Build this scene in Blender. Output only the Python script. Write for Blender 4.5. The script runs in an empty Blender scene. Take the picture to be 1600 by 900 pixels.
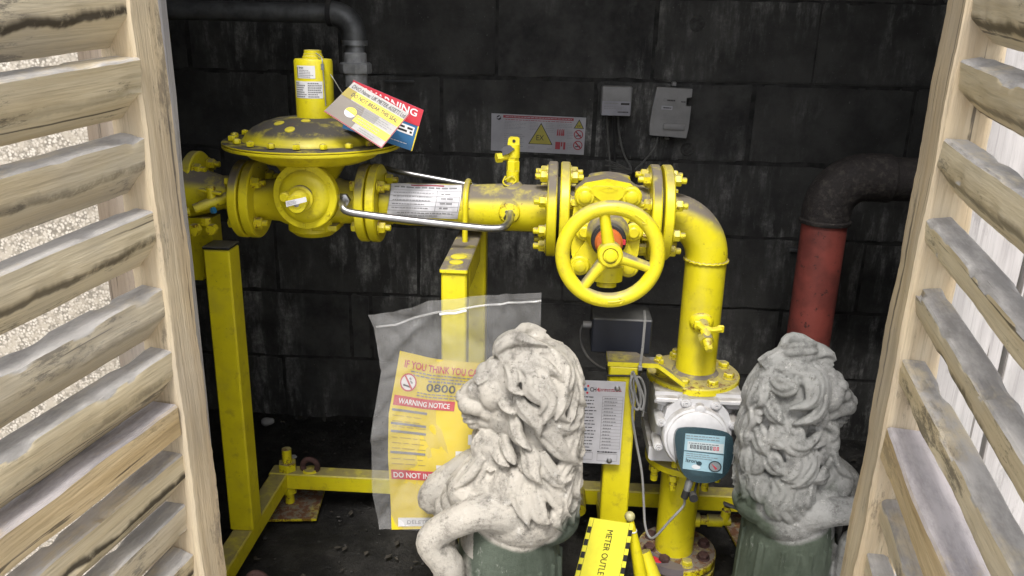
import bpy, bmesh, math, random
import numpy as np
from mathutils import Vector, Matrix, noise
random.seed(7)
S = bpy.context.scene
COL = S.collection
PI = math.pi
R = math.radians
V = Vector

# ------------------------------------------------------------------ camera
F_PX = 1261.5
PITCH, YAW, ROLL = 0.30935, 0.0515, 0.02313
CAMPOS = V((0, 0, 1.25))
_cy, _sy, _cp, _sp = math.cos(YAW), math.sin(YAW), math.cos(PITCH), math.sin(PITCH)
_fw = V((-_sy * _cp, _cy * _cp, -_sp))
_r0 = V((_cy, _sy, 0)); _u0 = _r0.cross(_fw)
_r = math.cos(ROLL) * _r0 + math.sin(ROLL) * _u0
_u = -math.sin(ROLL) * _r0 + math.cos(ROLL) * _u0
cam = bpy.data.cameras.new('camera')
cam.sensor_width = 36; cam.lens = 36 * F_PX / 1600; cam.clip_start = 0.02; cam.clip_end = 500
cam_o = bpy.data.objects.new('camera', cam); COL.objects.link(cam_o)
M3 = Matrix((_r, _u, -_fw)).transposed()
cam_o.matrix_world = Matrix.Translation(CAMPOS) @ M3.to_4x4()
S.camera = cam_o

def at(px, py, Y):
    """Point of the place seen at (px, py) of the photograph, at distance Y (metres) from the camera's wall-parallel plane."""
    d = _fw + _r * ((px - 800) / F_PX) - _u * ((py - 450) / F_PX)
    return CAMPOS + d * (Y / d.y)

# ------------------------------------------------------------------ light
SUN_ELEV, SUN_AZ = R(58), R(187)      # azimuth clockwise from +Y: the sun stands behind the camera, to the left
W = bpy.data.worlds.new('World'); S.world = W; W.use_nodes = True
nt = W.node_tree; bg = nt.nodes['Background']
sky = nt.nodes.new('ShaderNodeTexSky'); sky.sky_type = 'NISHITA'; sky.sun_disc = False
sky.sun_elevation = SUN_ELEV; sky.sun_rotation = SUN_AZ
sky.air_density = 1.0; sky.dust_density = 4.0; sky.ozone_density = 0.6
hs = nt.nodes.new('ShaderNodeHueSaturation'); hs.inputs['Saturation'].default_value = 0.35
nt.links.new(sky.outputs[0], hs.inputs['Color']); nt.links.new(hs.outputs[0], bg.inputs[0])
bg.inputs[1].default_value = 0.12
sun = bpy.data.lights.new('sun', 'SUN'); sun.energy = 1.5; sun.angle = R(14); sun.color = (1, 0.96, 0.9)
sun_o = bpy.data.objects.new('sun', sun); COL.objects.link(sun_o)
sd = V((math.sin(SUN_AZ) * math.cos(SUN_ELEV), math.cos(SUN_AZ) * math.cos(SUN_ELEV), math.sin(SUN_ELEV)))
sun_o.rotation_euler = (-sd).to_track_quat('-Z', 'Y').to_euler(); sun_o.location = (-1, -3, 6)
S.view_settings.view_transform = 'Standard'; S.view_settings.look = 'None'
S.view_settings.exposure = 1.1; S.view_settings.gamma = 1; S.view_settings.use_curve_mapping = False

# ------------------------------------------------------------------ mesh helpers
def wloc(o):
    v = V((0, 0, 0))
    while o is not None: v = v + o.location; o = o.parent
    return v

class MB:
    def __init__(s): s.v = []; s.f = []
    def add(s, vs, fs):
        n = len(s.v); s.v += [V(p) for p in vs]; s.f += [tuple(i + n for i in f) for f in fs]; return s
    def box(s, c, size, M=None, bev=0.0, seg=1):
        bm = bmesh.new(); bmesh.ops.create_cube(bm, size=1)
        for v in bm.verts: v.co = V((v.co.x * size[0], v.co.y * size[1], v.co.z * size[2]))
        if bev: bmesh.ops.bevel(bm, geom=bm.edges[:], offset=bev, segments=seg, affect='EDGES', profile=0.5)
        bm.verts.index_update()
        vs = [v.co.copy() for v in bm.verts]; fs = [[v.index for v in f.verts] for f in bm.faces]; bm.free()
        if M is not None: vs = [M @ v for v in vs]
        return s.add([v + V(c) for v in vs], fs)
    def beam(s, a, b, w, h, up=(0, 0, 1), bev=0.003):
        a, b = V(a), V(b); d = b - a; L = d.length; x = d / L; up = V(up)
        y = up.cross(x).normalized(); z = x.cross(y)
        return s.box((a + b) / 2, (L, w, h), Matrix((x, y, z)).transposed(), bev)
    def lathe(s, o, axis, prof, n=32, ph=0.0, cap=True):
        """prof = [(distance along the axis, radius), ...]"""
        o = V(o); a = V(axis).normalized(); x = a.orthogonal().normalized()
        if abs(a.z) < 0.9: x = V((0, 0, 1)).cross(a).normalized()
        y = a.cross(x); vs = []; fs = []
        for t, r in prof:
            for k in range(n):
                q = ph + 2 * PI * k / n
                vs.append(o + a * t + (x * math.cos(q) + y * math.sin(q)) * r)
        for i in range(len(prof) - 1):
            for k in range(n):
                k2 = (k + 1) % n; fs.append((i * n + k, i * n + k2, (i + 1) * n + k2, (i + 1) * n + k))
        if cap:
            fs.append(tuple(reversed(range(n)))); m = (len(prof) - 1) * n; fs.append(tuple(range(m, m + n)))
        return s.add(vs, fs)
    def cyl(s, a, b, r, r2=None, n=24, bev=0.0):
        a, b = V(a), V(b); L = (b - a).length; r2 = r if r2 is None else r2
        pr = [(0, r), (L, r2)] if not bev else [(0, r - bev), (bev, r), (L - bev, r2), (L, r2 - bev)]
        return s.lathe(a, b - a, pr, n)
    def tube(s, pts, r, n=10, closed=False):
        pts = [V(p) for p in pts]; rs = r if isinstance(r, (list, tuple)) else [r] * len(pts)
        N = len(pts); T = []
        for i in range(N):
            a = pts[(i - 1) % N] if (closed or i > 0) else pts[0]
            b = pts[(i + 1) % N] if (closed or i < N - 1) else pts[-1]
            T.append((b - a).normalized())
        x = T[0].orthogonal().normalized(); vs = []
        for i in range(N):
            x = (x - T[i] * x.dot(T[i])).normalized(); y = T[i].cross(x)
            for k in range(n):
                q = 2 * PI * k / n; vs.append(pts[i] + (x * math.cos(q) + y * math.sin(q)) * rs[i])
        fs = []
        for i in range(N if closed else N - 1):
            j = (i + 1) % N
            for k in range(n):
                k2 = (k + 1) % n; fs.append((i * n + k, i * n + k2, j * n + k2, j * n + k))
        if not closed:
            fs.append(tuple(reversed(range(n)))); m = (N - 1) * n; fs.append(tuple(range(m, m + n)))
        return s.add(vs, fs)
    def ell(s, c, r, M=None, nu=20, nv=12):
        vs = []; fs = []; c = V(c)
        for i in range(nv + 1):
            th = PI * i / nv
            for k in range(nu):
                q = 2 * PI * k / nu
                p = V((r[0] * math.sin(th) * math.cos(q), r[1] * math.sin(th) * math.sin(q), r[2] * math.cos(th)))
                vs.append(c + (M @ p if M is not None else p))
        for i in range(nv):
            for k in range(nu):
                k2 = (k + 1) % nu; fs.append((i * nu + k, (i + 1) * nu + k, (i + 1) * nu + k2, i * nu + k2))
        return s.add(vs, fs)
    def prism(s, poly, d):
        """poly: list of coplanar points, extruded by vector d"""
        n = len(poly); d = V(d); vs = [V(p) for p in poly] + [V(p) + d for p in poly]
        fs = [tuple(reversed(range(n))), tuple(range(n, 2 * n))] + [(i, (i + 1) % n, n + (i + 1) % n, n + i) for i in range(n)]
        return s.add(vs, fs)
    def mesh(s, name, mat, off=None, smooth=35, fixn=True):
        off = off or V((0, 0, 0)); me = bpy.data.meshes.new(name)
        me.from_pydata([tuple(v - off) for v in s.v], [], s.f); me.materials.append(mat)
        if fixn:
            bm = bmesh.new(); bm.from_mesh(me); bmesh.ops.remove_doubles(bm, verts=bm.verts[:], dist=1e-6)
            bmesh.ops.recalc_face_normals(bm, faces=bm.faces[:]); bm.to_mesh(me); bm.free()
        if smooth:
            me.shade_smooth(); me.set_sharp_from_angle(angle=R(smooth))
        return me
    def build(s, name, mat, parent=None, smooth=35, label=None, fixn=True):
        me = s.mesh(name, mat, wloc(parent) if parent else None, smooth, fixn)
        o = bpy.data.objects.new(name, me); COL.objects.link(o)
        if parent: o.parent = parent
        if label: o['label'] = label
        return o

def thing(name, label, cat, loc, group=None):
    o = bpy.data.objects.new(name, None); COL.objects.link(o); o.location = V(loc); o.empty_display_size = 0.05
    o['label'] = label; o['category'] = cat
    if group: o['group'] = group
    return o
def tag(o, label, cat, group=None):
    o['label'] = label; o['category'] = cat
    if group: o['group'] = group
    return o
def inst(name, me, M, parent):
    o = bpy.data.objects.new(name, me); COL.objects.link(o); o.parent = parent
    o.matrix_basis = Matrix.Translation(-wloc(parent)) @ M
    return o
def frame(x, y, z, o): return Matrix.Translation(V(o)) @ Matrix((x, y, z)).transposed().to_4x4()
def to_axis(p, d, roll=0.0):
    q = V((0, 0, 1)).rotation_difference(V(d).normalized()).to_matrix().to_4x4()
    return Matrix.Translation(V(p)) @ q @ Matrix.Rotation(roll, 4, 'Z')

def arc(c, u, v, r, a0, a1, n):
    return [V(c) + V(u) * (r * math.cos(a0 + (a1 - a0) * i / n)) + V(v) * (r * math.sin(a0 + (a1 - a0) * i / n)) for i in range(n + 1)]
def spline(pts, n=8):
    pts = [V(p) for p in pts]; out = []
    for i in range(len(pts) - 1):
        p0 = pts[max(i - 1, 0)]; p1 = pts[i]; p2 = pts[i + 1]; p3 = pts[min(i + 2, len(pts) - 1)]
        for k in range(n):
            t = k / n; out.append(0.5 * ((2 * p1) + (p2 - p0) * t + (2 * p0 - 5 * p1 + 4 * p2 - p3) * t * t + (3 * p1 - p0 - 3 * p2 + p3) * t ** 3))
    out.append(pts[-1]); return out

# ------------------------------------------------------------------ materials
class NT:
    def __init__(s, name, rough=0.6, metal=0.0, spec=0.5):
        s.m = bpy.data.materials.new(name); s.m.use_nodes = True; s.t = s.m.node_tree
        s.b = s.t.nodes['Principled BSDF']; s.b.inputs['Roughness'].default_value = rough
        s.b.inputs['Metallic'].default_value = metal; s.b.inputs['Specular IOR Level'].default_value = spec
        s._co = {}
    def n(s, t, **kw):
        nd = s.t.nodes.new(t)
        for k, v in kw.items(): setattr(nd, k, v)
        return nd
    def L(s, a, b): s.t.links.new(a, b)
    def co(s, kind='Object', scale=(1, 1, 1)):
        key = (kind, tuple(scale))
        if key not in s._co:
            tc = s.n('ShaderNodeTexCoord'); mp = s.n('ShaderNodeMapping'); mp.inputs['Scale'].default_value = scale
            src = s.n('ShaderNodeNewGeometry').outputs['Position'] if kind == 'World' else tc.outputs[kind]
            if kind == 'Object':       # shift each object's pattern by its own random number
                oi = s.n('ShaderNodeObjectInfo'); ad = s.n('ShaderNodeVectorMath', operation='MULTIPLY_ADD')
                ad.inputs[1].default_value = (7.3, 11.7, 5.1); s.L(oi.outputs['Random'], ad.inputs[0]); s.L(src, ad.inputs[2]); src = ad.outputs[0]
            s.L(src, mp.inputs[0]); s._co[key] = mp.outputs[0]
        return s._co[key]
    def noise(s, scale, detail=4, rough=0.6, stretch=(1, 1, 1), kind='Object', lo=0.0, hi=1.0, dist=0.0):
        nz = s.n('ShaderNodeTexNoise'); nz.inputs['Scale'].default_value = scale; nz.inputs['Detail'].default_value = detail
        nz.inputs['Roughness'].default_value = rough; nz.inputs['Distortion'].default_value = dist
        s.L(s.co(kind, stretch), nz.inputs['Vector'])
        return s.rng(nz.outputs['Fac'], lo, hi) if (lo, hi) != (0.0, 1.0) else nz.outputs['Fac']
    def rng(s, a, lo, hi, o0=0.0, o1=1.0):
        mr = s.n('ShaderNodeMapRange', interpolation_type='SMOOTHSTEP'); s.L(a, mr.inputs[0])
        for i, v in zip((1, 2, 3, 4), (lo, hi, o0, o1)): mr.inputs[i].default_value = v
        return mr.outputs[0]
    def math(s, op, a, b):
        m = s.n('ShaderNodeMath', operation=op)
        for i, x in enumerate((a, b)):
            if isinstance(x, (int, float)): m.inputs[i].default_value = x
            else: s.L(x, m.inputs[i])
        return m.outputs[0]
    def mix(s, f, a, b):
        m = s.n('ShaderNodeMix', data_type='RGBA')
        if isinstance(f, (int, float)): m.inputs[0].default_value = f
        else: s.L(f, m.inputs[0])
        for i, x in ((6, a), (7, b)):
            if isinstance(x, tuple): m.inputs[i].default_value = (*x, 1)
            else: s.L(x, m.inputs[i])
        return m.outputs[2]
    def up(s, lo=0.35, hi=0.9):
        g = s.n('ShaderNodeNewGeometry'); sx = s.n('ShaderNodeSeparateXYZ'); s.L(g.outputs['Normal'], sx.inputs[0])
        return s.rng(sx.outputs['Z'], lo, hi)
    def rand(s):
        oi = s.n('ShaderNodeObjectInfo'); return oi.outputs['Random']
    def color(s, c):
        if isinstance(c, tuple): s.b.inputs['Base Color'].default_value = (*c, 1)
        else: s.L(c, s.b.inputs['Base Color'])
    def rough(s, f): s.L(f, s.b.inputs['Roughness'])
    def bump(s, h, strength=0.3, dist=0.01):
        b = s.n('ShaderNodeBump'); b.inputs['Strength'].default_value = strength; b.inputs['Distance'].default_value = dist
        s.L(h, b.inputs['Height']); s.L(b.outputs[0], s.b.inputs['Normal'])

def yellow_mat(name, dust=0.75, rust=0.66, base=(0.71, 0.62, 0.013), lo=0.35, hi=0.95, dc=(0.17, 0.145, 0.115)):
    t = NT(name, 0.42)
    c = t.mix(t.noise(14, 3, lo=0.35, hi=0.75), base, (base[0] * 0.86, base[1] * 0.84, base[2]))
    d = t.math('MULTIPLY', t.up(lo, hi), t.rng(t.noise(22, 6, 0.65), 0.28, 0.52, 0.45, 1.0))
    d = t.math('MULTIPLY', d, dust)
    c = t.mix(t.math('MULTIPLY', t.noise(38, 5, 0.7, lo=0.54, hi=0.72), 0.45), c, (0.30, 0.22, 0.03))
    c = t.mix(t.math('MULTIPLY', t.noise(9, 6, 0.7, lo=0.50, hi=0.72), 0.30), c, (0.40, 0.34, 0.08))
    c = t.mix(t.noise(130, 3, 0.8, lo=0.70, hi=0.735), c, (0.09, 0.06, 0.035))
    c = t.mix(d, c, dc)
    ru = t.noise(60, 6, 0.75, lo=rust, hi=rust + 0.06)
    c = t.mix(t.math('MULTIPLY', ru, 0.85), c, (0.13, 0.045, 0.015))
    t.color(c); t.rough(t.rng(d, 0, 1, 0.38, 0.85))
    t.bump(t.noise(90, 4, 0.6), 0.12, 0.004)
    return t.m
def plain(name, c, rough=0.5, metal=0.0, var=0.12, scale=20, bump=0.0, dust=0.0, dc=(0.16, 0.15, 0.13)):
    t = NT(name, rough, metal)
    col = t.mix(t.noise(scale, 5, lo=0.3, hi=0.75), c, tuple(x * (1 - var * 2) for x in c)) if var else c
    if dust:
        d = t.math('MULTIPLY', t.up(0.3, 0.9), t.rng(t.noise(25, 6, 0.65), 0.3, 0.6, 0.4, 1.0)); col = t.mix(t.math('MULTIPLY', d, dust), col, dc)
    t.color(col)
    if bump: t.bump(t.noise(scale * 6, 5), bump, 0.003)
    return t.m
def print_mat(name, c, rough=0.45): return plain(name, c, rough, var=0.05, scale=40)

MY = yellow_mat('yellow_paint')
MYD = yellow_mat('yellow_paint_dusty', dust=1.0, lo=0.2, hi=0.62, rust=0.64, dc=(0.145, 0.125, 0.10))
MYC = yellow_mat('yellow_paint_clean', dust=0.3, rust=0.72)
MYR = yellow_mat('yellow_paint_rusty', dust=0.8, rust=0.55)
MSTEEL = plain('stainless_steel', (0.42, 0.42, 0.43), 0.32, 0.9, 0.15)
MGALV = plain('galvanised_steel', (0.30, 0.31, 0.32), 0.5, 0.6, 0.25, 30, 0.1)
MGALVD = plain('dirty_galvanised_steel', (0.14, 0.145, 0.15), 0.55, 0.5, 0.25, 30, 0.1)
MBLACK = plain('black_plastic', (0.012, 0.013, 0.018), 0.45, dust=0.5)
MNAVY = plain('dark_box_plastic', (0.012, 0.015, 0.026), 0.5, dust=0.85, dc=(0.10, 0.10, 0.095))
MRUBBER = plain('black_rubber', (0.015, 0.015, 0.016), 0.7, dust=0.35)
MWHITE = plain('white_print', (0.78, 0.78, 0.80), 0.5, var=0.05)
MWALLSIGN = plain('faded_sign_white', (0.40, 0.40, 0.44), 0.55, var=0.14, scale=9)
MGREYBOX = plain('grey_plastic_box', (0.26, 0.26, 0.265), 0.5, var=0.12, dust=0.5)
MALU = plain('pale_painted_aluminium', (0.66, 0.66, 0.68), 0.42, 0.15, 0.10, 25, 0.05, dust=0.8, dc=(0.22, 0.20, 0.17))
MBLUEGREY = plain('index_blue', (0.36, 0.55, 0.64), 0.45, var=0.06)
MRED = print_mat('red_print', (0.55, 0.03, 0.05)); MREDF = print_mat('faded_red_print', (0.30, 0.03, 0.045))
MBLUE = print_mat('blue_print', (0.02, 0.13, 0.30)); MBLK = print_mat('black_print', (0.02, 0.02, 0.022)); MGREYP = print_mat('grey_print', (0.22, 0.22, 0.23))
MYP = print_mat('yellow_print', (0.80, 0.62, 0.03)); MYPF = print_mat('faded_yellow_print', (0.36, 0.32, 0.05)); MTAG = print_mat('bright_yellow_tag', (0.86, 0.80, 0.06))
MBROWN = print_mat('grubby_print', (0.16, 0.135, 0.11)); MORANGE = plain('orange_plastic', (0.55, 0.14, 0.03), 0.4, var=0.1)
MBRASS = plain('painted_brass', (0.5, 0.37, 0.05), 0.4, 0.4, 0.3, 40, dust=0.6); MTAPE = print_mat('grey_tape', (0.13, 0.11, 0.115)); MCREAM = plain('cream_knob', (0.5, 0.47, 0.24), 0.4, var=0.3, scale=60)
MCABLE = plain('grey_cable', (0.25, 0.25, 0.25), 0.5, var=0.1); MCABLED = plain('dim_cable', (0.11, 0.11, 0.105), 0.6, var=0.2)
MRUST = plain('rusty_steel', (0.10, 0.05, 0.045), 0.8, 0.2, 0.3, 50, 0.3)

def red_pipe_mat():
    t = NT('red_oxide_pipe', 0.6); c = t.mix(t.noise(9, 5, lo=0.35, hi=0.7), (0.26, 0.058, 0.045), (0.12, 0.03, 0.025))
    c = t.mix(t.noise(35, 6, 0.75, lo=0.57, hi=0.68), c, (0.03, 0.018, 0.016)); t.color(c); t.bump(t.noise(90, 5), 0.3, 0.004); return t.m
def cast_mat():
    t = NT('sooty_cast_iron', 0.75); c = t.mix(t.noise(60, 5, 0.7, lo=0.45, hi=0.7), (0.014, 0.011, 0.011), (0.05, 0.043, 0.038)); t.color(c); t.bump(t.noise(110, 5, 0.7), 0.8, 0.006); return t.m
MREDPIPE = red_pipe_mat(); MCAST = cast_mat()

def wall_mat():
    t = NT('sooty_concrete_block', 0.85, spec=0.25)
    c = t.mix(t.noise(8, 5, 0.65, lo=.3, hi=.7), (0.022, 0.022, 0.023), (0.066, 0.066, 0.064))
    c = t.mix(t.math('MULTIPLY', t.rand(), 0.45), c, (0.055, 0.055, 0.052))
    stre = t.noise(9, 6, 0.7, stretch=(2.6, 1, 0.6), kind='World', lo=0.45, hi=0.68)       # salts washed down the face
    patch = t.noise(1.6, 4, 0.6, kind='World', lo=0.44, hi=0.62)
    sp = t.noise(55, 6, 0.8, lo=0.40, hi=0.7)
    salt = t.math('MULTIPLY', t.math('MULTIPLY', stre, patch), t.math('ADD', t.math('MULTIPLY', sp, 0.7), 0.3))
    c = t.mix(t.math('MULTIPLY', salt, 1.0), c, (0.32, 0.32, 0.31))
    c = t.mix(t.noise(120, 3, 0.7, lo=0.66, hi=0.74), c, (0.12, 0.12, 0.115))
    t.color(c); t.bump(t.noise(60, 8, 0.75), 0.55, 0.008); return t.m
MWALL = wall_mat(); MMORTAR = plain('sooty_mortar', (0.036, 0.036, 0.035), 0.95, var=0.4, scale=30, bump=0.5)
def floor_mat():
    t = NT('black_damp_floor', 0.7, spec=0.3); c = t.mix(t.noise(12, 7, 0.7, lo=0.35, hi=0.7), (0.010, 0.010, 0.010), (0.042, 0.040, 0.038))
    c = t.mix(t.math('MULTIPLY', t.noise(30, 6, 0.8, lo=0.6, hi=0.72), 0.7), c, (0.09, 0.09, 0.085)); t.color(c); t.bump(t.noise(28, 8, 0.75), 0.8, 0.02); return t.m
MFLOOR = floor_mat()
def ground_mat():
    t = NT('gravel_ground', 0.9); c = t.mix(t.noise(45, 6, 0.8, lo=0.3, hi=0.7), (0.30, 0.29, 0.27), (0.50, 0.48, 0.45)); t.color(c); t.bump(t.noise(60, 6), 0.7, 0.02); return t.m
MGROUND = ground_mat()
def pebble_mat():
    t = NT('pebbledash', 0.9); vo = t.n('ShaderNodeTexVoronoi'); vo.inputs['Scale'].default_value = 210; t.L(t.co('Object'), vo.inputs['Vector'])
    c = t.mix(t.rng(vo.outputs['Distance'], 0.25, 0.7), (0.62, 0.58, 0.52), (0.20, 0.18, 0.15)); c = t.mix(t.noise(40, 4, 0.8, lo=0.4, hi=0.65), c, (0.42, 0.38, 0.32)); t.color(c); t.bump(vo.outputs['Distance'], -0.9, 0.012); return t.m
MPEB = pebble_mat()

def wood_mat(name, a, b, grey, greyamt=0.9, stain=0.7, lo=0.45, hi=0.8, nose=False):
    t = NT(name, 0.78, spec=0.25)
    gr = t.noise(26, 5, 0.6, stretch=(0.06, 1, 1), dist=0.35)
    c = t.mix(t.rng(gr, 0.35, 0.66), a, b)
    c = t.mix(t.math('MULTIPLY', t.noise(120, 3, 0.7, stretch=(0.05, 1, 1), lo=0.5, hi=0.75), 0.4), c, tuple(x * 0.62 for x in b))
    c = t.mix(t.math('MULTIPLY', t.rand(), 0.25), c, tuple(x * 0.8 for x in b))
    kn = t.n('ShaderNodeTexVoronoi'); kn.inputs['Scale'].default_value = 5; t.L(t.co('Object', (0.6, 1.4, 1.4)), kn.inputs['Vector'])
    c = t.mix(t.rng(kn.outputs['Distance'], 0.05, 0.09, 0.75, 0.0), c, (0.16, 0.085, 0.035))
    st = t.noise(9, 8, 0.8, stretch=(0.55, 1.8, 1.8), lo=0.555, hi=0.64)
    c = t.mix(t.math('MULTIPLY', st, stain), c, (0.055, 0.048, 0.042))
    fg = t.noise(210, 4, 0.75, stretch=(0.022, 1, 1), lo=0.50, hi=0.68)
    c = t.mix(t.math('MULTIPLY', fg, 0.42), c, tuple(x * 0.50 for x in b))
    ck = t.noise(60, 3, 0.6, stretch=(0.02, 1, 1), lo=0.645, hi=0.675)                         # drying cracks
    c = t.mix(t.math('MULTIPLY', ck, 0.8), c, (0.05, 0.038, 0.026))
    c = t.mix(t.noise(3.5, 5, 0.65, stretch=(0.5, 1, 1), lo=0.42, hi=0.72), c, t.mix(0.45, c, tuple(x * 0.75 for x in grey)))
    if nose:                                                                                      # drip stain along the nosing
        tz = t.n('ShaderNodeTexCoord'); sz = t.n('ShaderNodeSeparateXYZ'); t.L(tz.outputs['Object'], sz.inputs[0])
        zz = t.math('ADD', sz.outputs['Z'], t.math('MULTIPLY', t.math('SUBTRACT', t.noise(5, 5, .7, stretch=(1, .2, .2)), 0.5), 0.055))
        ln = t.math('MULTIPLY', t.rng(zz, -0.015, -0.010), t.rng(zz, 0.004, -0.006)); ln = t.math('MULTIPLY', ln, t.noise(6, 7, .8, stretch=(.7, .5, .5), lo=.38, hi=.52))
        c = t.mix(t.math('MULTIPLY', ln, t.rng(t.rand(), .1, .9, .15, .95)), c, (0.05, 0.040, 0.028))
    w = t.math('MULTIPLY', t.up(lo, hi), t.rng(t.noise(6, 6, 0.75, stretch=(0.5, 1, 1)), 0.36, 0.50, 0.25, 1.0)); w = t.math('MULTIPLY', w, greyamt)
    gcol = t.mix(t.noise(11, 6, 0.75, stretch=(0.4, 1, 1), lo=0.38, hi=0.64), grey, tuple(x * 0.58 for x in grey))
    c = t.mix(w, c, gcol)
    t.color(c); t.bump(t.math('ADD', gr, t.math('MULTIPLY', t.noise(160, 3, stretch=(0.08, 1, 1)), 0.4)), 0.6, 0.005); return t.m
MWOOD = wood_mat('sawn_softwood', (0.72, 0.61, 0.43), (0.56, 0.44, 0.28), (0.40, 0.37, 0.35), 0.5, 0.55)
MSLAT = wood_mat('weathered_slat', (0.72, 0.63, 0.45), (0.58, 0.48, 0.31), (0.50, 0.48, 0.46), 1.0, 0.7, lo=0.15, hi=0.4, nose=True)
MRAIL = wood_mat('pale_rail_wood', (0.66, 0.53, 0.33), (0.50, 0.37, 0.20), (0.46, 0.43, 0.44), 1.0, 0.35, lo=0.4, hi=0.8)
MBOARD = wood_mat('silvered_board', (0.60, 0.58, 0.58), (0.42, 0.40, 0.40), (0.4, 0.4, 0.4), 0.2, 0.3)
MBOARDB = wood_mat('brown_board', (0.30, 0.25, 0.20), (0.20, 0.16, 0.12), (0.3, 0.3, 0.3), 0.2, 0.4)

# ------------------------------------------------------------------ lettering
_tcache = {}
def text_geo(s, bold=False):
    if (s, bold) in _tcache: return _tcache[(s, bold)]
    cu = bpy.data.curves.new('lettering', 'FONT'); cu.body = s; cu.resolution_u = 3; cu.offset = 0.018 if bold else 0.0
    o = bpy.data.objects.new('lettering', cu); COL.objects.link(o)
    dg = bpy.context.evaluated_depsgraph_get(); me = bpy.data.meshes.new_from_object(o.evaluated_get(dg))
    vs = [v.co.copy() for v in me.vertices]; fs = [tuple(p.vertices) for p in me.polygons]
    bpy.data.objects.remove(o); bpy.data.curves.remove(cu); bpy.data.meshes.remove(me)
    x0 = min(v.x for v in vs); x1 = max(v.x for v in vs); y0 = min(v.y for v in vs); y1 = max(v.y for v in vs)
    g = ([((v.x - x0) / (x1 - x0), (v.y - y0) / max(y1 - y0, 1e-6)) for v in vs], fs); _tcache[(s, bold)] = g; return g

class Sheet:
    """A printed face: fn(u, v) -> (point, normal), u to the right, v downwards, both 0..1."""
    def __init__(s, fn, parent): s.fn = fn; s.p = parent; s.k = 0
    @staticmethod
    def quad(tl, tr, br, bl, parent):
        tl, tr, br, bl = V(tl), V(tr), V(br), V(bl); n = (tr - tl).cross(tl - bl).normalized()
        return Sheet(lambda u, v: ((tl * (1 - u) + tr * u) * (1 - v) + (bl * (1 - u) + br * u) * v, n), parent)
    def P(s, u, v, off): p, n = s.fn(u, v); return p + n * off
    def geo(s, name, uv, fs, mat, off=0.0006, label=None):
        m = MB(); m.add([s.P(u, v, off) for u, v in uv], fs); return m.build(name, mat, s.p, 0, label, fixn=False)
    def rect(s, name, u0, v0, u1, v1, mat, off=0.0006, nu=1, nv=1, label=None):
        uv = [(u0 + (u1 - u0) * i / nu, v0 + (v1 - v0) * j / nv) for j in range(nv + 1) for i in range(nu + 1)]
        fs = [(j * (nu + 1) + i, (j + 1) * (nu + 1) + i, (j + 1) * (nu + 1) + i + 1, j * (nu + 1) + i + 1) for j in range(nv) for i in range(nu)]
        return s.geo(name, uv, fs, mat, off, label)
    def poly(s, name, pts, mat, off=0.0006): return s.geo(name, list(reversed(pts)), [tuple(range(len(pts)))], mat, off)
    def disc(s, name, u, v, ru, rv, mat, off, n=20): return s.poly(name, [(u + ru * math.cos(2 * PI * k / n), v + rv * math.sin(2 * PI * k / n)) for k in range(n)], mat, off)
    def ring(s, name, u, v, ru, rv, k, mat, off, n=24):
        uv = []; fs = []
        for i in range(n):
            c, q = math.cos(2 * PI * i / n), math.sin(2 * PI * i / n); uv += [(u + ru * c, v + rv * q), (u + ru * k * c, v + rv * k * q)]
        for i in range(n): j = (i + 1) % n; fs.append((2 * i, 2 * i + 1, 2 * j + 1, 2 * j))
        return s.geo(name, uv, fs, mat, off)
    def text(s, t, u0, v0, u1, v1, mat, off=0.0010, bold=False, rot=0):
        g, fs = text_geo(t, bold)
        if rot == 0: uv = [(u0 + (u1 - u0) * x, v1 + (v0 - v1) * y) for x, y in g]
        else: uv = [(u0 + (u1 - u0) * y, v0 + (v1 - v0) * x) for x, y in g]      # reads downwards
        return s.geo('lettering', uv, fs, mat, off)
    def lines(s, u0, v0, u1, v1, n, mat, off=0.0010, h=0.35, fill=0.85, wl=0.10):
        """rows of print too small to read: broken strokes"""
        uv = []; fs = []; dv = (v1 - v0) / n; rd = random.Random(int(u0 * 977 + v0 * 131 + n))
        for r in range(n):
            u = u0; end = u0 + (u1 - u0) * (rd.uniform(fill - 0.2, fill + 0.15) if n > 1 else 1)
            while u < min(end, u1):
                w = (u1 - u0) * wl * rd.uniform(0.4, 1.3); a, b = v0 + dv * (r + 0.5 - h / 2), v0 + dv * (r + 0.5 + h / 2); e = min(u + w, u1); k = len(uv)
                uv += [(u, a), (u, b), (e, b), (e, a)]; fs.append((k, k + 1, k + 2, k + 3)); u = e + (u1 - u0) * wl * 0.22
        return s.geo('small_print', uv, fs, mat, off)

# ------------------------------------------------------------------ setting
def setting(name, mb, mat, parent=None, smooth=0):
    o = mb.build(name, mat, parent, smooth)
    if not parent: o['kind'] = 'structure'
    return o
setting('ground', MB().add([(-60, -60, -0.02), (60, -60, -0.02), (60, 60, -0.02), (-60, 60, -0.02)], [(0, 1, 2, 3)]), MGROUND)
WALLY = 2.40
# floor of the enclosure: an uneven sheet of damp black dirt on concrete
fb = MB(); nx, ny = 130, 66; x0, x1, y0, y1 = -1.6, 1.6, 1.12, 2.46
for j in range(ny + 1):
    for i in range(nx + 1):
        x = x0 + (x1 - x0) * i / nx; y = y0 + (y1 - y0) * j / ny
        z = 0.006 * noise.noise(V((x * 6, y * 6, 0))) + 0.004 * noise.noise(V((x * 19, y * 19, 3)))
        k = max(0, (y - 2.25) / 0.2); z += 0.03 * min(k, 1) * (0.6 + 0.6 * noise.noise(V((x * 9, y * 9, 7))))
        fb.v.append(V((x, y, z)))
for j in range(ny):
    for i in range(nx): a = j * (nx + 1) + i; fb.f.append((a, a + 1, a + nx + 2, a + nx + 1))
setting('floor', fb, MFLOOR, None, 60)

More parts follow.
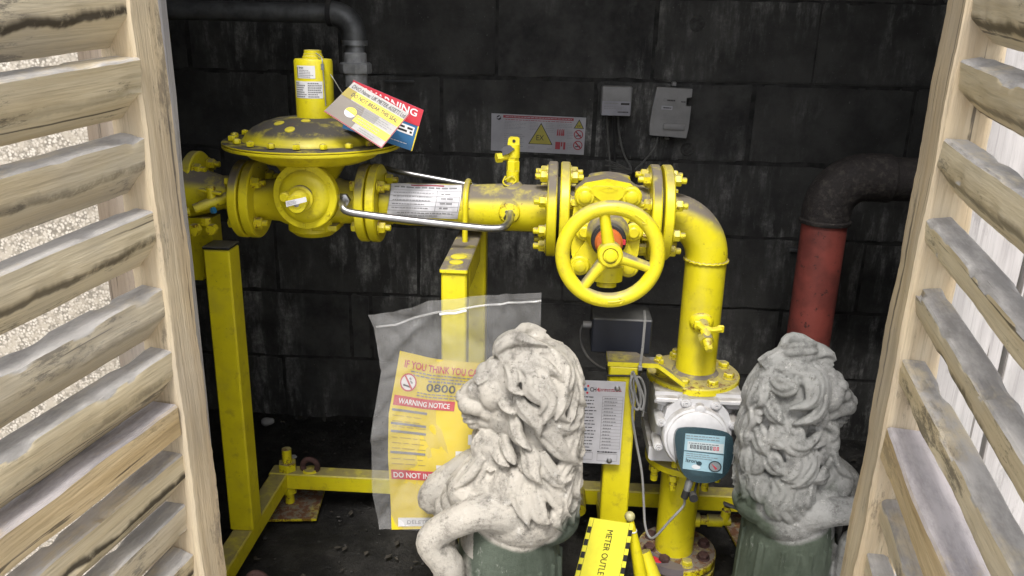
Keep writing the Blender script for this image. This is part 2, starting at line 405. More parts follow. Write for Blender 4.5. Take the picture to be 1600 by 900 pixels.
wall = thing('block_wall', 'sooty black concrete block wall at the back of the enclosure', 'wall', (0, WALLY, 0))
MB().box((0, WALLY + 0.0645, 0.95), (3.2, 0.12, 1.9)).build('mortar_bed', MMORTAR, wall, 0)
def block_mesh(L, H, seed):
    bm = bmesh.new(); bmesh.ops.create_cube(bm, size=1)
    for v in bm.verts: v.co = V((v.co.x * L, v.co.y * 0.05, v.co.z * H))
    bmesh.ops.bevel(bm, geom=bm.edges[:], offset=0.004, segments=2, affect='EDGES'); bmesh.ops.subdivide_edges(bm, edges=[e for e in bm.edges if abs(e.verts[0].co.x - e.verts[1].co.x) > L * .6], cuts=11, use_grid_fill=True)
    for v in bm.verts: v.co += noise.noise_vector(v.co * 14 + V((seed * 3.1, 0, seed))) * 0.0035 + V((0, 0, noise.noise(V((v.co.x * 30, seed, v.co.z * 9))) * .004))
    me = bpy.data.meshes.new('block'); bm.to_mesh(me); bm.free(); me.materials.append(MWALL); me.shade_smooth(); me.set_sharp_from_angle(angle=R(50)); return me
blocks = [block_mesh(0.4445, 0.2195, k) for k in range(4)]; halfb = block_mesh(0.060, 0.2195, 9); cutb = block_mesh(0.380, 0.2195, 11)
z0 = -0.007
joint = {5: at(775, 60, WALLY).x, 4: at(689, 180, WALLY).x, 3: at(1100, 300, WALLY).x + 0.03, 2: at(654, 415, WALLY).x, 1: at(548, 500, WALLY).x, 0: at(445, 600, WALLY).x, 6: at(689, 180, WALLY).x + 0.03, 7: at(775, 60, WALLY).x - .02}
joint[3] = at(1150, 430, WALLY).x - 0.225; 
rb = random.Random(3)
for c in range(8):
    zz = z0 + 0.225 * c + 0.112; jx = joint[c]
    for k in range(-4, 5):
        xa = jx + 0.45 * k; me = blocks[rb.randrange(4)]; xc = xa + 0.225
        if c == 1 and k == 0:
            inst('block', halfb, Matrix.Translation((xa + 0.0325, WALLY + 0.025, zz)), wall)
            me = cutb; xc = xa + 0.065 + 0.1925
        if abs(xc) > 1.62: continue
        inst('block', me, Matrix.Translation((xc, WALLY + 0.025 + rb.uniform(-0.003, 0.003), zz)) @ Matrix.Rotation(rb.uniform(-0.006, 0.006), 4, 'Y'), wall)
# round repair plugs in the wall face
for px, py, r in ((1089, 37, 0.022), (1074, 233, 0.02), (967, 235, 0.016)):
    MB().lathe(at(px, py, WALLY) + V((0, 0.006, 0)), (0, -1, 0), [(0, r), (0.007, r), (0.009, r * 0.9), (0.008, r * 0.3)], 18).build('mortar_plug', plain('pale_mortar', (0.06, 0.06, 0.058), 0.9, var=0.35, scale=70, bump=0.5), wall)
for nm, x in (('shade_side_wall', -1.66), ('shade_side_wall', 1.66)):
    o = MB().box((x, 1.86, 0.95), (0.1, 1.30, 1.9)).build(nm, MMORTAR, None, 0)  # out-of-view end walls, put in to darken the interior
    tag(o, 'unseen black side wall added to darken the %s end of the enclosure' % ('left' if x < 0 else 'right'), 'wall')
rf = thing('shade_roof', 'unseen flat dark boards added overhead to darken the meter enclosure', 'shade_roof', (0, 1.8, 1.96))  # out-of-view boards added overhead to shade the interior and the back wall
for k in range(9): MB().box((0, 1.37 + 0.146 * k, 1.97), (3.4, 0.14, 0.03)).build('shade_roof_board', MBOARDB, rf, 0)

# ------------------------------------------------------------------ timber: boards with their length along local X
def board_mesh(name, L, w, h, mat, seed=0, wob=0.0012, bev=0.002, nseg=14):
    bm = bmesh.new(); bmesh.ops.create_cube(bm, size=1)
    for v in bm.verts: v.co = V((v.co.x * L, v.co.y * w, v.co.z * h))
    bmesh.ops.bevel(bm, geom=bm.edges[:], offset=bev, segments=1, affect='EDGES')
    ed = [e for e in bm.edges if abs(e.verts[0].co.x - e.verts[1].co.x) > L * 0.8]
    bmesh.ops.subdivide_edges(bm, edges=ed, cuts=nseg, use_grid_fill=True)
    for v in bm.verts: v.co += noise.noise_vector(V((v.co.x * 9 + seed * 5.3, v.co.y * 25, v.co.z * 25 + seed))) * wob * 2 + noise.noise_vector(V((v.co.x * 75 + seed, v.co.y * 40, v.co.z * 40))) * wob * .55
    me = bpy.data.meshes.new(name); bm.to_mesh(me); bm.free(); me.materials.append(mat); me.shade_smooth(); me.set_sharp_from_angle(angle=R(30)); return me

def slat_mesh(L, mat, seed, k_=1.0):
    sec = [(-.038, .003), (0, 0), (-.002, -.042), (-.040, -.083), (-.054, -.068)]; sec = [(a * k_, b * k_) for a, b in sec]
    m = MB(); n = 30; K = len(sec); sub = 5; ring = []
    for k in range(K):
        a, b = V((sec[k][0], sec[k][1], 0)), V((sec[(k + 1) % K][0], sec[(k + 1) % K][1], 0))
        e = min(.08, .0025 / (b - a).length)
        for t in (e, .25, .5, .75, 1 - e): ring.append(a.lerp(b, t))
    N = len(ring); rq = random.Random(seed); chips = [(rq.uniform(-L / 2, L / 2), rq.choice((0, 4, 5, 9, 10)), rq.uniform(.01, .035), rq.uniform(.002, .006)) for _ in range(26)]
    for i in range(n * 4 + 1):
        x = -L / 2 + L * i / (n * 4)
        for k, p in enumerate(ring):
            q = V((x, p.x + .024, p.y + .034)); q += noise.noise_vector(V((x * 7 + seed * 5.3, q.y * 22, q.z * 22 + seed))) * .0019 + noise.noise_vector(V((x * 40 + seed, q.y * 70, q.z * 70))) * .0007
            for cx, ck, cw, cd in chips:
                if (k == ck or (k + 1) % N == ck) and abs(x - cx) < cw: f_ = cd * (1 - abs(x - cx) / cw) ** .6; q.y -= q.y / .024 * f_ * .6; q.z -= q.z / .034 * f_
            m.v.append(q)
    for i in range(n * 4):
        for k in range(N): m.f.append((i * N + k, i * N + (k + 1) % N, (i + 1) * N + (k + 1) % N, (i + 1) * N + k))
    m.f.append(tuple(reversed(range(N)))); m.f.append(tuple(range(n * 4 * N, n * 4 * N + N)))
    return m.mesh('slat', mat, None, 28)

def door(label, side, org, ang, sag, stile_w, tops, rail_y, lean_a, length, alpha, mount):
    """A louvred leaf standing open. side = +1: its inner face looks to +X (left leaf), -1: to -X (right leaf)."""
    away = V((math.sin(ang) * math.cos(sag), math.cos(ang) * math.cos(sag), math.sin(sag)))
    e1 = -away; n = V((math.cos(ang), -math.sin(ang), 0)) * side; up = V((0, 0, 1)); e2 = (up - e1 * up.dot(e1)).normalized()
    root = thing('louvred_door', label, 'door', (org.x, org.y, 0.0))
    T = 0.056; lean = Matrix.Rotation(lean_a, 3, n.cross(up)) if False else Matrix.Rotation(lean_a, 3, 'Y'); upl = lean @ up
    def M(s, nn, h, x, y, z): return frame(x, y, z, org + e1 * s + n * nn + V((0, 0, h - org.z)))
    # far stile, plumb
    yv = n; zv = up.cross(yv)
    fwd = V((e1.x, e1.y, 0)).normalized()
    sx, sy, sz = up, n, up.cross(n)
    if sz.dot(fwd) < 0: pass
    inst('stile', board_mesh('stile', 1.75, T, stile_w, MWOOD, 1 if side > 0 else 7, 0.0017, 0.004, 160), frame(upl, (n - upl * n.dot(upl)).normalized(), upl.cross((n - upl * n.dot(upl)).normalized()), org - fwd * (stile_w / 2) - n * (T / 2) + upl * (0.93 - org.z)), root)
    inst('stile', board_mesh('stile', 1.75, T, 0.075, MWOOD, 2), frame(up, n, up.cross(n), org + e1 * (length + 0.0375) - n * (T / 2) + V((0, 0, 0.87 - org.z))), root)
    slat_meshes = [slat_mesh(length, MSLAT, k + (40 if side < 0 else 0), .80 if side < 0 else 1.0) for k in range(6)]
    rs = random.Random(5 + side)
    heights = [h for h in tops]
    for k, z in enumerate(heights):
        nn_ = (n - e1 * n.dot(e1)).normalized(); Mr = Matrix.Rotation(rs.uniform(-.10, .10), 4, 'X') @ Matrix.Rotation(rs.uniform(-0.012, 0.012), 4, 'Z') @ Matrix.Rotation(rs.uniform(-0.008, 0.008), 4, 'Y')
        ez = e1.cross(nn_); fl = ez.z < 0
        p = org + e1 * (length / 2) - nn_ * .028 + V((0, 0, z - org.z)) - e2 * .034
        inst('slat', slat_meshes[k % 6], frame(-e1 if fl else e1, nn_, -ez if fl else ez, p) @ Mr, root)
    for z in rail_y:
        inst('rail', board_mesh('rail', length, 0.062, 0.052, MRAIL, 4, .0022, .003, 40), frame(e1, n, e1.cross(n), org + e1 * (length / 2) + n * (-0.029) + V((0, 0, z - org.z))), root)
    return root

# ---- left leaf
LO = at(252, 400, 1.08)
def zl(y, x, Y=1.08): return at(x, y, Y).z
ltops = [zl(y, x) for y, x in ((-28, 222), (92, 234), (213, 246), (334, 258), (452, 270), (550, 284), (714, 305), (792, 312), (866, 318))]
door('open louvred timber door on the left, with a pale knotty stile beside the yellow post', 1, LO, R(13), R(4.5), 0.061, ltops, [zl(655, 297)], R(-0.9), 0.85, R(58), None)
RO = at(1462, 250, 1.06)
rtops = [zl(y, x, 1.06) for y, x in ((-20, 1512), (92, 1494), (217, 1465), (340, 1440), (452, 1416), (560, 1392), (778, 1345), (860, 1328))]
door('open louvred timber door on the right, partly hiding the second lion', -1, RO, R(9), R(4.5), 0.085, rtops, [zl(690, 1362, 1.06)], R(0.7), 0.85, R(58), None)

# ---- cladding beside the doorway and the rendered wall to the left of it
clad = thing('board_cladding', 'silver-grey vertical boards seen through the slats of the right door', 'fence', (1.2, 1.22, 0))
rc = random.Random(2); bmesh_board = [board_mesh('board', 1.9, 0.118, 0.02, MBOARD, 20 + k) for k in range(3)]
x = 0.585
for k in range(10):
    inst('board', bmesh_board[k % 3], frame(V((0, 0, 1)), V((1, 0, 0)), V((0, 1, 0)), V((x + 0.06, 1.215 + rc.uniform(-.004, .004), 0.95))), clad); x += 0.126
cl2 = thing('board_cladding', 'pair of narrow boards, one pale and one brown, behind the left door', 'fence', (-0.66, 1.22, 0))
inst('board', board_mesh('board', 1.9, 0.05, 0.02, MBOARD, 31), frame(V((0, 0, 1)), V((1, 0, 0)), V((0, 1, 0)), V((-0.605, 1.215, 0.95))), cl2)
o = inst('board', board_mesh('board', 1.9, 0.075, 0.02, MBOARDB, 33), frame(V((0, 0, 1)), V((1, 0, 0)), V((0, 1, 0)), V((-0.69, 1.235, 0.95))), cl2); o['label'] = 'brown board'
o = MB().box((-2.2, 1.36, 1.0), (3.0, 0.16, 2.0)).build('pebbledash_wall', MPEB, None, 0); tag(o, 'bright pebbledash wall seen through the slats of the left door', 'wall')

# ------------------------------------------------------------------ bolts
def hexbolt_mesh(r=0.0115, h=0.011, stud=0.012, rs=0.006, washer=True, mat=None):
    m = MB()
    if washer: m.lathe((0, 0, 0), (0, 0, 1), [(0, r * 1.18), (0.002, r * 1.18)], 14)
    m.lathe((0, 0, 0.002), (0, 0, 1), [(0, r * 0.96), (0.001, r), (h - 0.002, r), (h, r * 0.86)], 6)
    if stud: m.lathe((0, 0, h), (0, 0, 1), [(0, rs), (stud - 0.0015, rs), (stud, rs * 0.75)], 10)
    return m.mesh('bolt', mat or MY, None, 30)
B_STUD = hexbolt_mesh(0.0125, 0.013, 0.013, 0.0068, True, MYR); B_HEAD = hexbolt_mesh(0.0115, 0.010, 0, 0, True, MYR); B_SMALL = hexbolt_mesh(0.0068, 0.007, 0.0, 0, False, MY)
B_TALL = hexbolt_mesh(0.0125, 0.012, 0.010, 0.0075, True, MYR); B_SCREW = hexbolt_mesh(0.0045, 0.002, 0, 0, False, MYC); B_ALU = hexbolt_mesh(0.007, 0.006, 0.002, 0.003, True, MALU)
def ring_bolts(name, me, c, axis, r, n, a0, parent):
    a = V(axis).normalized(); x = V((0, 0, 1)).cross(a); x = x.normalized() if x.length > 0.1 else V((1, 0, 0)); y = a.cross(x)
    rr = random.Random(int(abs(c[0]) * 1000) + n)
    for k in range(n):
        q = a0 + 2 * PI * k / n; inst(name, me, to_axis(V(c) + (x * math.cos(q) + y * math.sin(q)) * r, a, rr.uniform(0, 1)), parent)
def disc(parent, c, axis, Rr, th, mat=MY, name='flange', n=48, label=None):
    b = 0.0025; a = V(axis).normalized(); o = MB().lathe(V(c) - a * th / 2, a, [(0, Rr - b), (b, Rr), (th - b, Rr), (th, Rr - b)], n).build(name, mat, parent, 30, label); return o

PY = 1.68                                        # the pipe run stands this far into the place
AX = V((1, 0, 0)); DN = V((0, 0, -1)); FR = V((0, -1, 0))
def X(px, py=325, Y=PY): return at(px, py, Y).x
ZL = (at(420, 306, PY).z + at(590, 316, PY).z) / 2; ZR = at(868, 330, PY).z
AZ = (ZL + ZR) / 2
def ax(px): return V((X(px), PY, AZ))

# ------------------------------------------------------------------ yellow support frame
BZ = at(437, 740, 1.85).z                        # top of base beams
fr = thing('support_frame', 'yellow box-section steel support frame on the floor under the pipework', 'support frame', (-0.1, 1.66, 0))
lx = at(384, 812, 1.62).x
bw = 0.046
yb, yf = 1.872, 1.40
def beam(nm, a, b, w=bw, h=bw, mat=MY, up=(0, 0, 1), lab=None): return MB().beam(a, b, w, h, up).build(nm, mat, fr, 30, lab)
zc = BZ - bw / 2
beam('base_beam', (lx - bw / 2 - .004, yb, zc), (0.62, yb, zc))
beam('base_beam', (lx - bw / 2 - .004, yf, zc - .001), (0.2, yf, zc - .001))
beam('base_beam', (lx, yf + bw / 2 + .001, zc), (lx, yb - bw / 2 - .001, zc))
ptop = at(348, 386, 1.62)
pw = 0.056
MB().beam((lx, 1.62, BZ), (lx, 1.62, ptop.z), pw, pw, (0, 1, 0)).build('post', MYC, fr, 30)
MB().box((lx, 1.62, ptop.z + 0.004), (pw + 0.002, pw + 0.002, 0.007), None, 0.002).build('post_cap', MBLACK, fr)
# saddle plate that carries the inlet valve
sx0, sx1 = at(290, 380, PY).x, at(342, 380, PY).x
MB().prism([(sx0, PY - .03, AZ - 0.04), (sx1, PY - .03, AZ - 0.04), (sx1, PY - .03, at(345, 425, PY).z + .02), (sx1 - .03, PY - .03, at(330, 432, PY).z), (sx0, PY - .03, at(330, 432, PY).z)], (0, 0.05, 0)).build('saddle_plate', MY, fr, 20)
# goalpost in the middle: front post, arm and rear post
mt = at(709, 419, 1.43); mxl, mxr = at(689, 421, 1.43).x, at(729, 421, 1.43).x; mw = mxr - mxl; mx = (mxl + mxr) / 2
MB().beam((mx, 1.43 + mw / 2, zc - .02), (mx, 1.43 + mw / 2, mt.z - 0.012), mw, mw, (0, 1, 0)).build('post', MYC, fr, 30)
MB().box((mx, (1.425 + 1.73) / 2, mt.z - 0.005), (mw + 0.004, 1.73 - 1.425, 0.010), None, 0.002).build('arm_plate', MYD, fr)
MB().box((mx, (1.43 + mw + 1.70) / 2, mt.z - 0.036), (mw, 1.70 - 1.43 - mw - 0.004, 0.05), None, 0.002).build('arm', MY, fr)
for yy, rr in ((1.468, 0.0135), (1.508, 0.016)): MB().lathe((mx, yy, mt.z - 0.001), (0, 0, 1), [(0, rr), (0.0025, rr), (0.004, rr * .8)], 18).build('yellow_plug', MYC, fr)
rx = at(744, 400, 1.77).x
MB().beam((rx, 1.76, zc + bw / 2), (rx, 1.76, AZ - 0.05), 0.05, 0.05, (0, 1, 0)).build('post', MY, fr, 30)
# levelling bolts, foot plates, lifting eyes
for (bx, by) in ((lx + 0.018, yb), (0.55, yb)):
    m = MB(); m.cyl((bx, by, 0.01), (bx, by, BZ + 0.062), 0.0125, n=14)
    m.lathe((bx, by, BZ + 0.001), (0, 0, 1), [(0, 0.024), (0.022, 0.024)], 6); m.lathe((bx, by, BZ - bw - 0.021), (0, 0, 1), [(0, 0.022), (0.02, 0.022)], 6)
    m.build('levelling_bolt', MYR, fr, 30)
    MB().box((bx + 0.01, by - 0.01, 0.014), (0.15, 0.14, 0.008), Matrix.Rotation(0.12, 3, 'Z'), 0.001).build('foot_plate', yellow_mat('worn_plate_yellow', 1.0, 0.47), fr)
for c in (at(484, 722, yb), V((at(400, 886, yf).x, yf, BZ))):
    c = V((c.x, c.y, BZ + 0.014)); MB().tube(arc(c, (1, 0, 0.0), (0, 0, 1), 0.02, 0, 2 * PI, 20)[:-1], 0.0075, 10, True).build('lifting_eye', MRUST, fr)
    MB().lathe((c.x, c.y, BZ), (0, 0, 1), [(0, 0.02), (0.006, 0.018)], 14).build('lifting_eye_base', MY, fr)
# right-hand post with the bracket to the meter flange
rtop = at(963, 560, 1.60)
rxl, rxr = at(943, 700, 1.60).x, at(986, 700, 1.60).x
rpx = (rxl + rxr) / 2
MB().beam((rpx, 1.60, zc), (rpx, 1.60, rtop.z - 0.008), rxr - rxl, 0.05, (0, 1, 0)).build('post', MYC, fr, 30)
beam('base_beam', (rpx, 1.625, zc), (rpx, yb - .024, zc), 0.04, 0.04)
MB().cyl((rpx - 0.07, 1.74, zc + 0.03), (rpx - 0.07, 1.83, zc + 0.03), 0.018, n=12).build('clamp', MYR, fr)

# ------------------------------------------------------------------ inlet valve at the far left
iv = thing('inlet_valve', 'yellow flanged inlet pipe with small test cock, half hidden by the left door stile', 'valve', (X(325), PY, AZ - 0.1))
zi = AZ + 0.012
m = MB(); m.lathe((X(250), PY, zi), AX, [(0, 0.06), (X(296) - X(250), 0.06), (X(330) - X(250), 0.045), (X(350) - X(250), 0.036), (X(382) - X(250), 0.036)], 36); m.build('reducer', MYD, iv)
disc(iv, (X(303), PY + 0.03, zi + 0.012), AX, 0.070, 0.02)
ring_bolts('bolt', B_STUD, (X(303) + 0.012, PY + 0.03, zi + .012), AX, 0.052, 4, PI / 4, iv)
tcz = at(325, 318, 1.62)
m = MB(); m.tube([(tcz.x + .045, 1.655, tcz.z + .012), (tcz.x + .012, 1.62, tcz.z + .004), (tcz.x - .022, 1.60, tcz.z - .008)], [0.013, 0.012, 0.010], 14)
m.lathe((tcz.x + .008, 1.62, tcz.z + .004), (0, 0, 1), [(0, 0.010), (0.03, 0.010), (0.034, 0.006)], 12); m.build('test_cock', MYR, iv)
MB().box((tcz.x + .008, 1.618, tcz.z + .026), (0.05, 0.013, 0.007), Matrix.Rotation(0.15, 3, 'Y'), 0.002).build('cock_handle', MY, iv)
MB().lathe((tcz.x + .014, 1.606, tcz.z - .012), (1, -.3, .35), [(0, 0.0068), (0.006, 0.0068)], 12).build('blue_ring', plain('blue_plastic', (0.03, 0.2, 0.42), .4), iv)
m = MB(); m.lathe((tcz.x - .030, 1.596, tcz.z - .012), (-.9, -.5, -.2), [(0, 0.009), (0.014, 0.009), (0.015, 0.007)], 6); m.lathe((tcz.x - .003, 1.61, tcz.z - .028), (0, 0, -1), [(0, .011), (.016, .011)], 6); m.build('hex_cap', MYR, iv)
m = MB(); m.lathe((tcz.x - .02, 1.60, tcz.z - .05), (-.1, -1, 0), [(0, .013), (.02, .013), (.021, .009)], 6); m.lathe((tcz.x + .012, 1.61, tcz.z - .05), (0, -1, 0), [(0, .011), (.018, .011)], 6); m.build('hex_plug', MYR, iv)

# ------------------------------------------------------------------ pressure regulator
rg = thing('pressure_regulator', 'yellow gas pressure regulator with a wide dusty dome and a spring cylinder on top', 'gas regulator', ax(480) - V((0, 0, 0.09)))
RL = 0.083
for a, b in ((385, 402), (573, 590)):
    for k, px in enumerate((a, b)): disc(rg, (X(px), PY, AZ), AX, RL, 0.0195, MY if k else MYD)
ring_bolts('bolt', B_STUD, ax(402) + V((0.011, 0, 0)), AX, 0.061, 4, PI / 4, rg); ring_bolts('bolt', B_HEAD, ax(385) - V((0.011, 0, 0)), -AX, 0.061, 4, PI / 4, rg)
ring_bolts('bolt', B_STUD, ax(590) + V((0.011, 0, 0)), AX, 0.061, 4, PI / 4, rg); ring_bolts('bolt', B_HEAD, ax(573) - V((0.011, 0, 0)), -AX, 0.061, 4, PI / 4, rg)
for a, b in ((387, 401), (575, 589)): MB().lathe(ax(a), AX, [(0, 0.058), (X(b) - X(a), 0.058)], 30).build('gasket', MRUBBER, rg)
m = MB(); m.lathe(ax(402), AX, [(0, 0.045), (0.02, 0.043), (X(440) - X(402), 0.046), (X(470) - X(402), 0.062), (X(510) - X(402), 0.062), (X(540) - X(402), 0.046), (X(573) - X(402) - .01, 0.045)], 36)
m.lathe((X(490), PY, AZ), (0, 0, 1), [(-0.072, 0.04), (-0.06, 0.055), (0.05, 0.055), (0.075, 0.07), (0.10, 0.09)], 36)
m.lathe((at(478, 307, 1.60).x, PY - 0.08, at(478, 307, 1.60).z), (0, 1, 0), [(0, 0.052), (0.08, 0.05)], 36)
m.build('body', MY, rg)
m = MB(); fx = at(512, 352, PY - .03); m.box((fx.x, PY - .03, fx.z), (0.055, 0.06, 0.014), None, .004, 2); m.lathe((fx.x + .004, PY - .05, fx.z - .006), (0, 0, 1), [(0, .012), (.03, .012)], 6); m.build('foot_lug', MYR, rg)
cc = at(476, 307, 1.575); cax = V((-0.10, -1, 0.02)).normalized(); rc_ = 0.0675
MB().lathe(cc - cax * 0.03, cax, [(0, rc_ - .012), (0.008, rc_ - .003), (0.012, rc_), (0.030, rc_), (0.032, rc_ - .002), (0.0322, 0.0535), (0.0335, 0.0525), (0.0385, 0.050), (0.0425, 0.042), (0.0445, 0.030), (0.045, .02)], 56).build('front_cover', MYC, rg, 40)
ring_bolts('cover_screw', B_SCREW, cc + cax * 0.0005, cax, 0.0585, 6, PI / 6 * 0.9 + PI / 2 - PI / 6, rg)
ac = cc + cax * 0.016; kp = at(463, 319, 1.51)
axk = (kp - ac).normalized()
MB().lathe(ac, cax, [(0, 0.026), (0.006, 0.026), (0.008, 0.023)], 28).build('adjuster_boss', MYD, rg)
MB().lathe(ac, axk, [(0.0, 0.019), ((kp - ac).length - .003, 0.0195), ((kp - ac).length, 0.0175), ((kp - ac).length + .0005, 0.011), ((kp - ac).length - .001, 0.010)], 30).build('adjuster_cap', MYC, rg)
MB().lathe(kp, axk, [(-.002, .006), (.002, .006), (.0025, .004)], 6).build('adjuster_screw', MSTEEL, rg)
k2 = at(443, 309, 1.545); MB().lathe(k2 + V((0.004, 0.03, 0)), k2 - (k2 + V((0.004, 0.03, 0))), [(0, .0105), (.028, .0105), (.031, .008)], 20).build('side_cap', MYC, rg)
tp = Sheet.quad(kp + V((-.019, -.002, .006)), kp + V((.022, -.004, .0165)), kp + V((.0235, -.004, .007)), kp + V((-.018, -.002, -.005)), rg)
tp.rect('tape_strip', 0, 0, 1, 1, MWHITE, 0.003); tp.lines(0.06, 0.15, 0.5, 0.85, 3, MGREYP, 0.0034)
# diaphragm case
dz = at(489, 224, PY).z; dx = X(489, 224); RD = 0.182
D0 = V((dx, PY, dz))
zt = at(489, 168, PY).z - dz
MB().lathe(D0, (0, 0, 1), [(0.002, RD - .003), (0.0035, RD), (0.006, RD), (0.0075, RD - .002), (0.0085, 0.143), (0.013, 0.139), (0.021, 0.134), (0.033, 0.121), (0.0435, 0.100), (0.051, 0.075), (0.055, 0.045)], 72).build('dome', yellow_mat('grimy_dome_yellow', 1.0, .62, lo=.52, hi=.80, dc=(.060, .054, .046)), rg, 40)
zb = at(489, 262, PY - 0.08).z - dz
MB().lathe(D0, (0, 0, 1), [(zb, 0.085), (zb + 0.003, 0.105), (zb + .013, 0.130), (zb + .03, 0.151), (-0.008, 0.164), (-0.005, RD - .001), (-0.003, RD), (0.0008, RD), (0.0016, RD - .003)], 72).build('lower_case', MYC, rg, 40)
ring_bolts('bolt', hexbolt_mesh(0.0078, 0.009, 0.003, 0.0045, False, MYR), D0 + V((0, 0, 0.0082)), (0, 0, 1), 0.161, 20, 0.1, rg)
for (ox_, oy_, r) in ((-.044, -.072, .0105), (.006, -.060, .0095), (-.012, -.105, .010)):
    rr_ = math.hypot(ox_, oy_); zz = np.interp(rr_, [0.045, 0.075, 0.100, 0.121, 0.134], [0.055, 0.051, 0.0435, 0.033, 0.021])
    MB().lathe((D0.x + ox_, D0.y + oy_, dz + zz - .003), (ox_ * 4 * rr_ / .1, oy_ * 4 * rr_ / .1, 1), [(0, r), (0.004, r), (0.005, r * .8)], 18).build('dome_pad', MYC, rg)
MB().box((dx + .10, PY - RD + .048, dz + 0.0), (0.02, 0.004, 0.006), Matrix.Rotation(.5, 3, 'Z')).build('nameplate', MSTEEL, rg)
# spring cylinder
sc0 = V((X(491, 130), PY, dz + 0.051)); rcy = at(520, 130, PY).x - X(491, 130); hcy = at(491, 92, PY).z - sc0.z
MB().lathe(sc0, (0, 0, 1), [(0, rcy * .97), (0.01, rcy), (hcy - .004, rcy), (hcy, rcy - .002), (hcy + .001, rcy * .6)], 48).build('spring_cylinder', MYC, rg, 40)
MB().lathe(sc0 + V((0, 0, hcy)), (0, 0, 1), [(0, .021), (.005, .021), (.007, .019), (.010, .019), (.011, .0175), (.017, .0175), (.018, .013)], 30).build('cylinder_cap', MY, rg)
def cyl_sheet(c, r, z0, z1, a0, a1): return Sheet(lambda u, v: (V((c.x + r * math.sin(a0 + (a1 - a0) * u), c.y - r * math.cos(a0 + (a1 - a0) * u), z0 + (z1 - z0) * v)), V((math.sin(a0 + (a1 - a0) * u), -math.cos(a0 + (a1 - a0) * u), 0))), rg)
zq = lambda y: at(491, y, PY - rcy).z
s1 = cyl_sheet(sc0, rcy, zq(103), zq(123), -0.68, 0.36); s1.rect('sticker', 0, 0, 1, 1, MWHITE, .0005, 10, 1); s1.text('Itron', 0.16, 0.07, 0.42, 0.24, MBLK, .001, True); s1.lines(0.16, 0.30, 0.95, 0.95, 5, MGREYP, .001); s1.rect('print_bar', 0.02, 0.1, 0.09, 0.95, MGREYP, .001)
s2 = cyl_sheet(sc0, rcy, zq(127.5), zq(154), -0.86, 0.72); s2.rect('sticker', 0, 0, 1, 1, MWHITE, .0005, 12, 1); s2.text('Itron', 0.04, 0.05, 0.20, 0.16, MBLK, .001, True); s2.lines(0.04, 0.18, 0.46, 0.97, 6, MGREYP, .001, .5); s2.lines(0.52, 0.05, 0.97, 0.97, 7, MGREYP, .001, .5)
m = MB(); m.tube(spline([sc0 + V((.012, -.018, hcy + .012)), sc0 + V((.026, -.028, hcy + .003)), sc0 + V((.0285, -.033, hcy - .012)), sc0 + V((.030, -.032, hcy - .05)), sc0 + V((.031, -.032, .03))], 6), .0012, 6); m.build('seal_wire', MGALV, rg)
MB().box(sc0 + V((.0285, -.0335, hcy - .014)), (.006, .003, .012)).build('lead_seal', MGALV, rg)

# ------------------------------------------------------------------ pipe spool between regulator and valve
sp = thing('pipe_spool', 'dusty yellow horizontal pipe with a wrapped paper label between regulator and gate valve', 'pipe', ax(735))
rp0, rp1 = 0.045, 0.0495
MB().lathe(ax(598), AX, [(0, rp0 * .9), (.02, rp0 * .93), (X(640) - X(598), rp0), (X(735) - X(598), rp0 + .001), (X(780) - X(598), rp1), (X(862) - X(598), rp1)], 48).build('pipe', MYD, sp)
pl = Sheet(lambda u, v: (V((X(613) + (X(721) - X(613)) * u, PY - (rp0 + .0012) * math.cos(-0.85 + 1.85 * (1 - v)) , AZ + (rp0 + .0012 + .0022 * math.sin(9 * u) * math.sin(5 * v)) * math.sin(-0.72 + 1.85 * (1 - v)))), V((0, -math.cos(-0.75 + 1.85 * (1 - v)), math.sin(-0.75 + 1.85 * (1 - v))))), sp)
pl = Sheet(lambda u, v: (lambda q, r: (V((X(613) + (X(721) - X(613)) * u + 0.004 * math.sin(q * 2), PY - r * math.cos(q), AZ + r * math.sin(q))), V((0, -math.cos(q), math.sin(q)))))(-0.42 + 1.75 * (1 - v), rp0 + .0022 + .0012 * math.sin(11 * u + 3 * v) * math.sin(6 * v + 4 * u)), sp)
pl.rect('paper_label', 0, 0, 1, 1, plain('grubby_paper', (.62, .62, .66), .6, var=.18, scale=30), 0.0, 16, 14)
pl.rect('print_bar', 0.28, 0.05, 0.75, 0.10, MREDF, .0008, 10, 1); pl.lines(.05, .12, .95, .22, 1, MGREYP, .0008, .5); pl.lines(.05, .3, .62, .78, 5, MGREYP, .0008, .22, .9, .06); pl.lines(.72, .3, .95, .78, 4, MGREYP, .0008, .3, .6, .3); pl.lines(.14, .82, .92, .96, 2, MGREYP, .0008, .35, .9, .06)
for u in (0.0, .66, .98): pl.rect('ruled_line', u, .24, u + .006, .80, MGREYP, .0009, 1, 8)
for v in (.26, .42, .56, .68, .80): pl.rect('ruled_line', 0.0, v, .98, v + .008, MGREYP, .0009, 8, 1)
ub = X(731); pts = [(ub, PY - .052, AZ - .085), (ub, PY - .052, AZ - .01)] + [(ub, PY - .053 * math.cos(q), AZ + .053 * math.sin(q)) for q in np.linspace(0, PI, 18)] + [(ub, PY + .053, AZ - .01), (ub, PY + .053, AZ - .08)]
tag(MB().tube(pts, .0058, 12).build('pipe_clamp', MY), 'yellow U-bolt clamp over the horizontal pipe above the middle post', 'pipe clamp')
m = MB(); bx = at(796, 332, PY - .05); m.lathe((bx.x, PY - .035, bx.z), FR, [(0, .027), (.012, .024), (.02, .020), (.022, .014)], 26); m.build('welded_boss', MYR, sp)
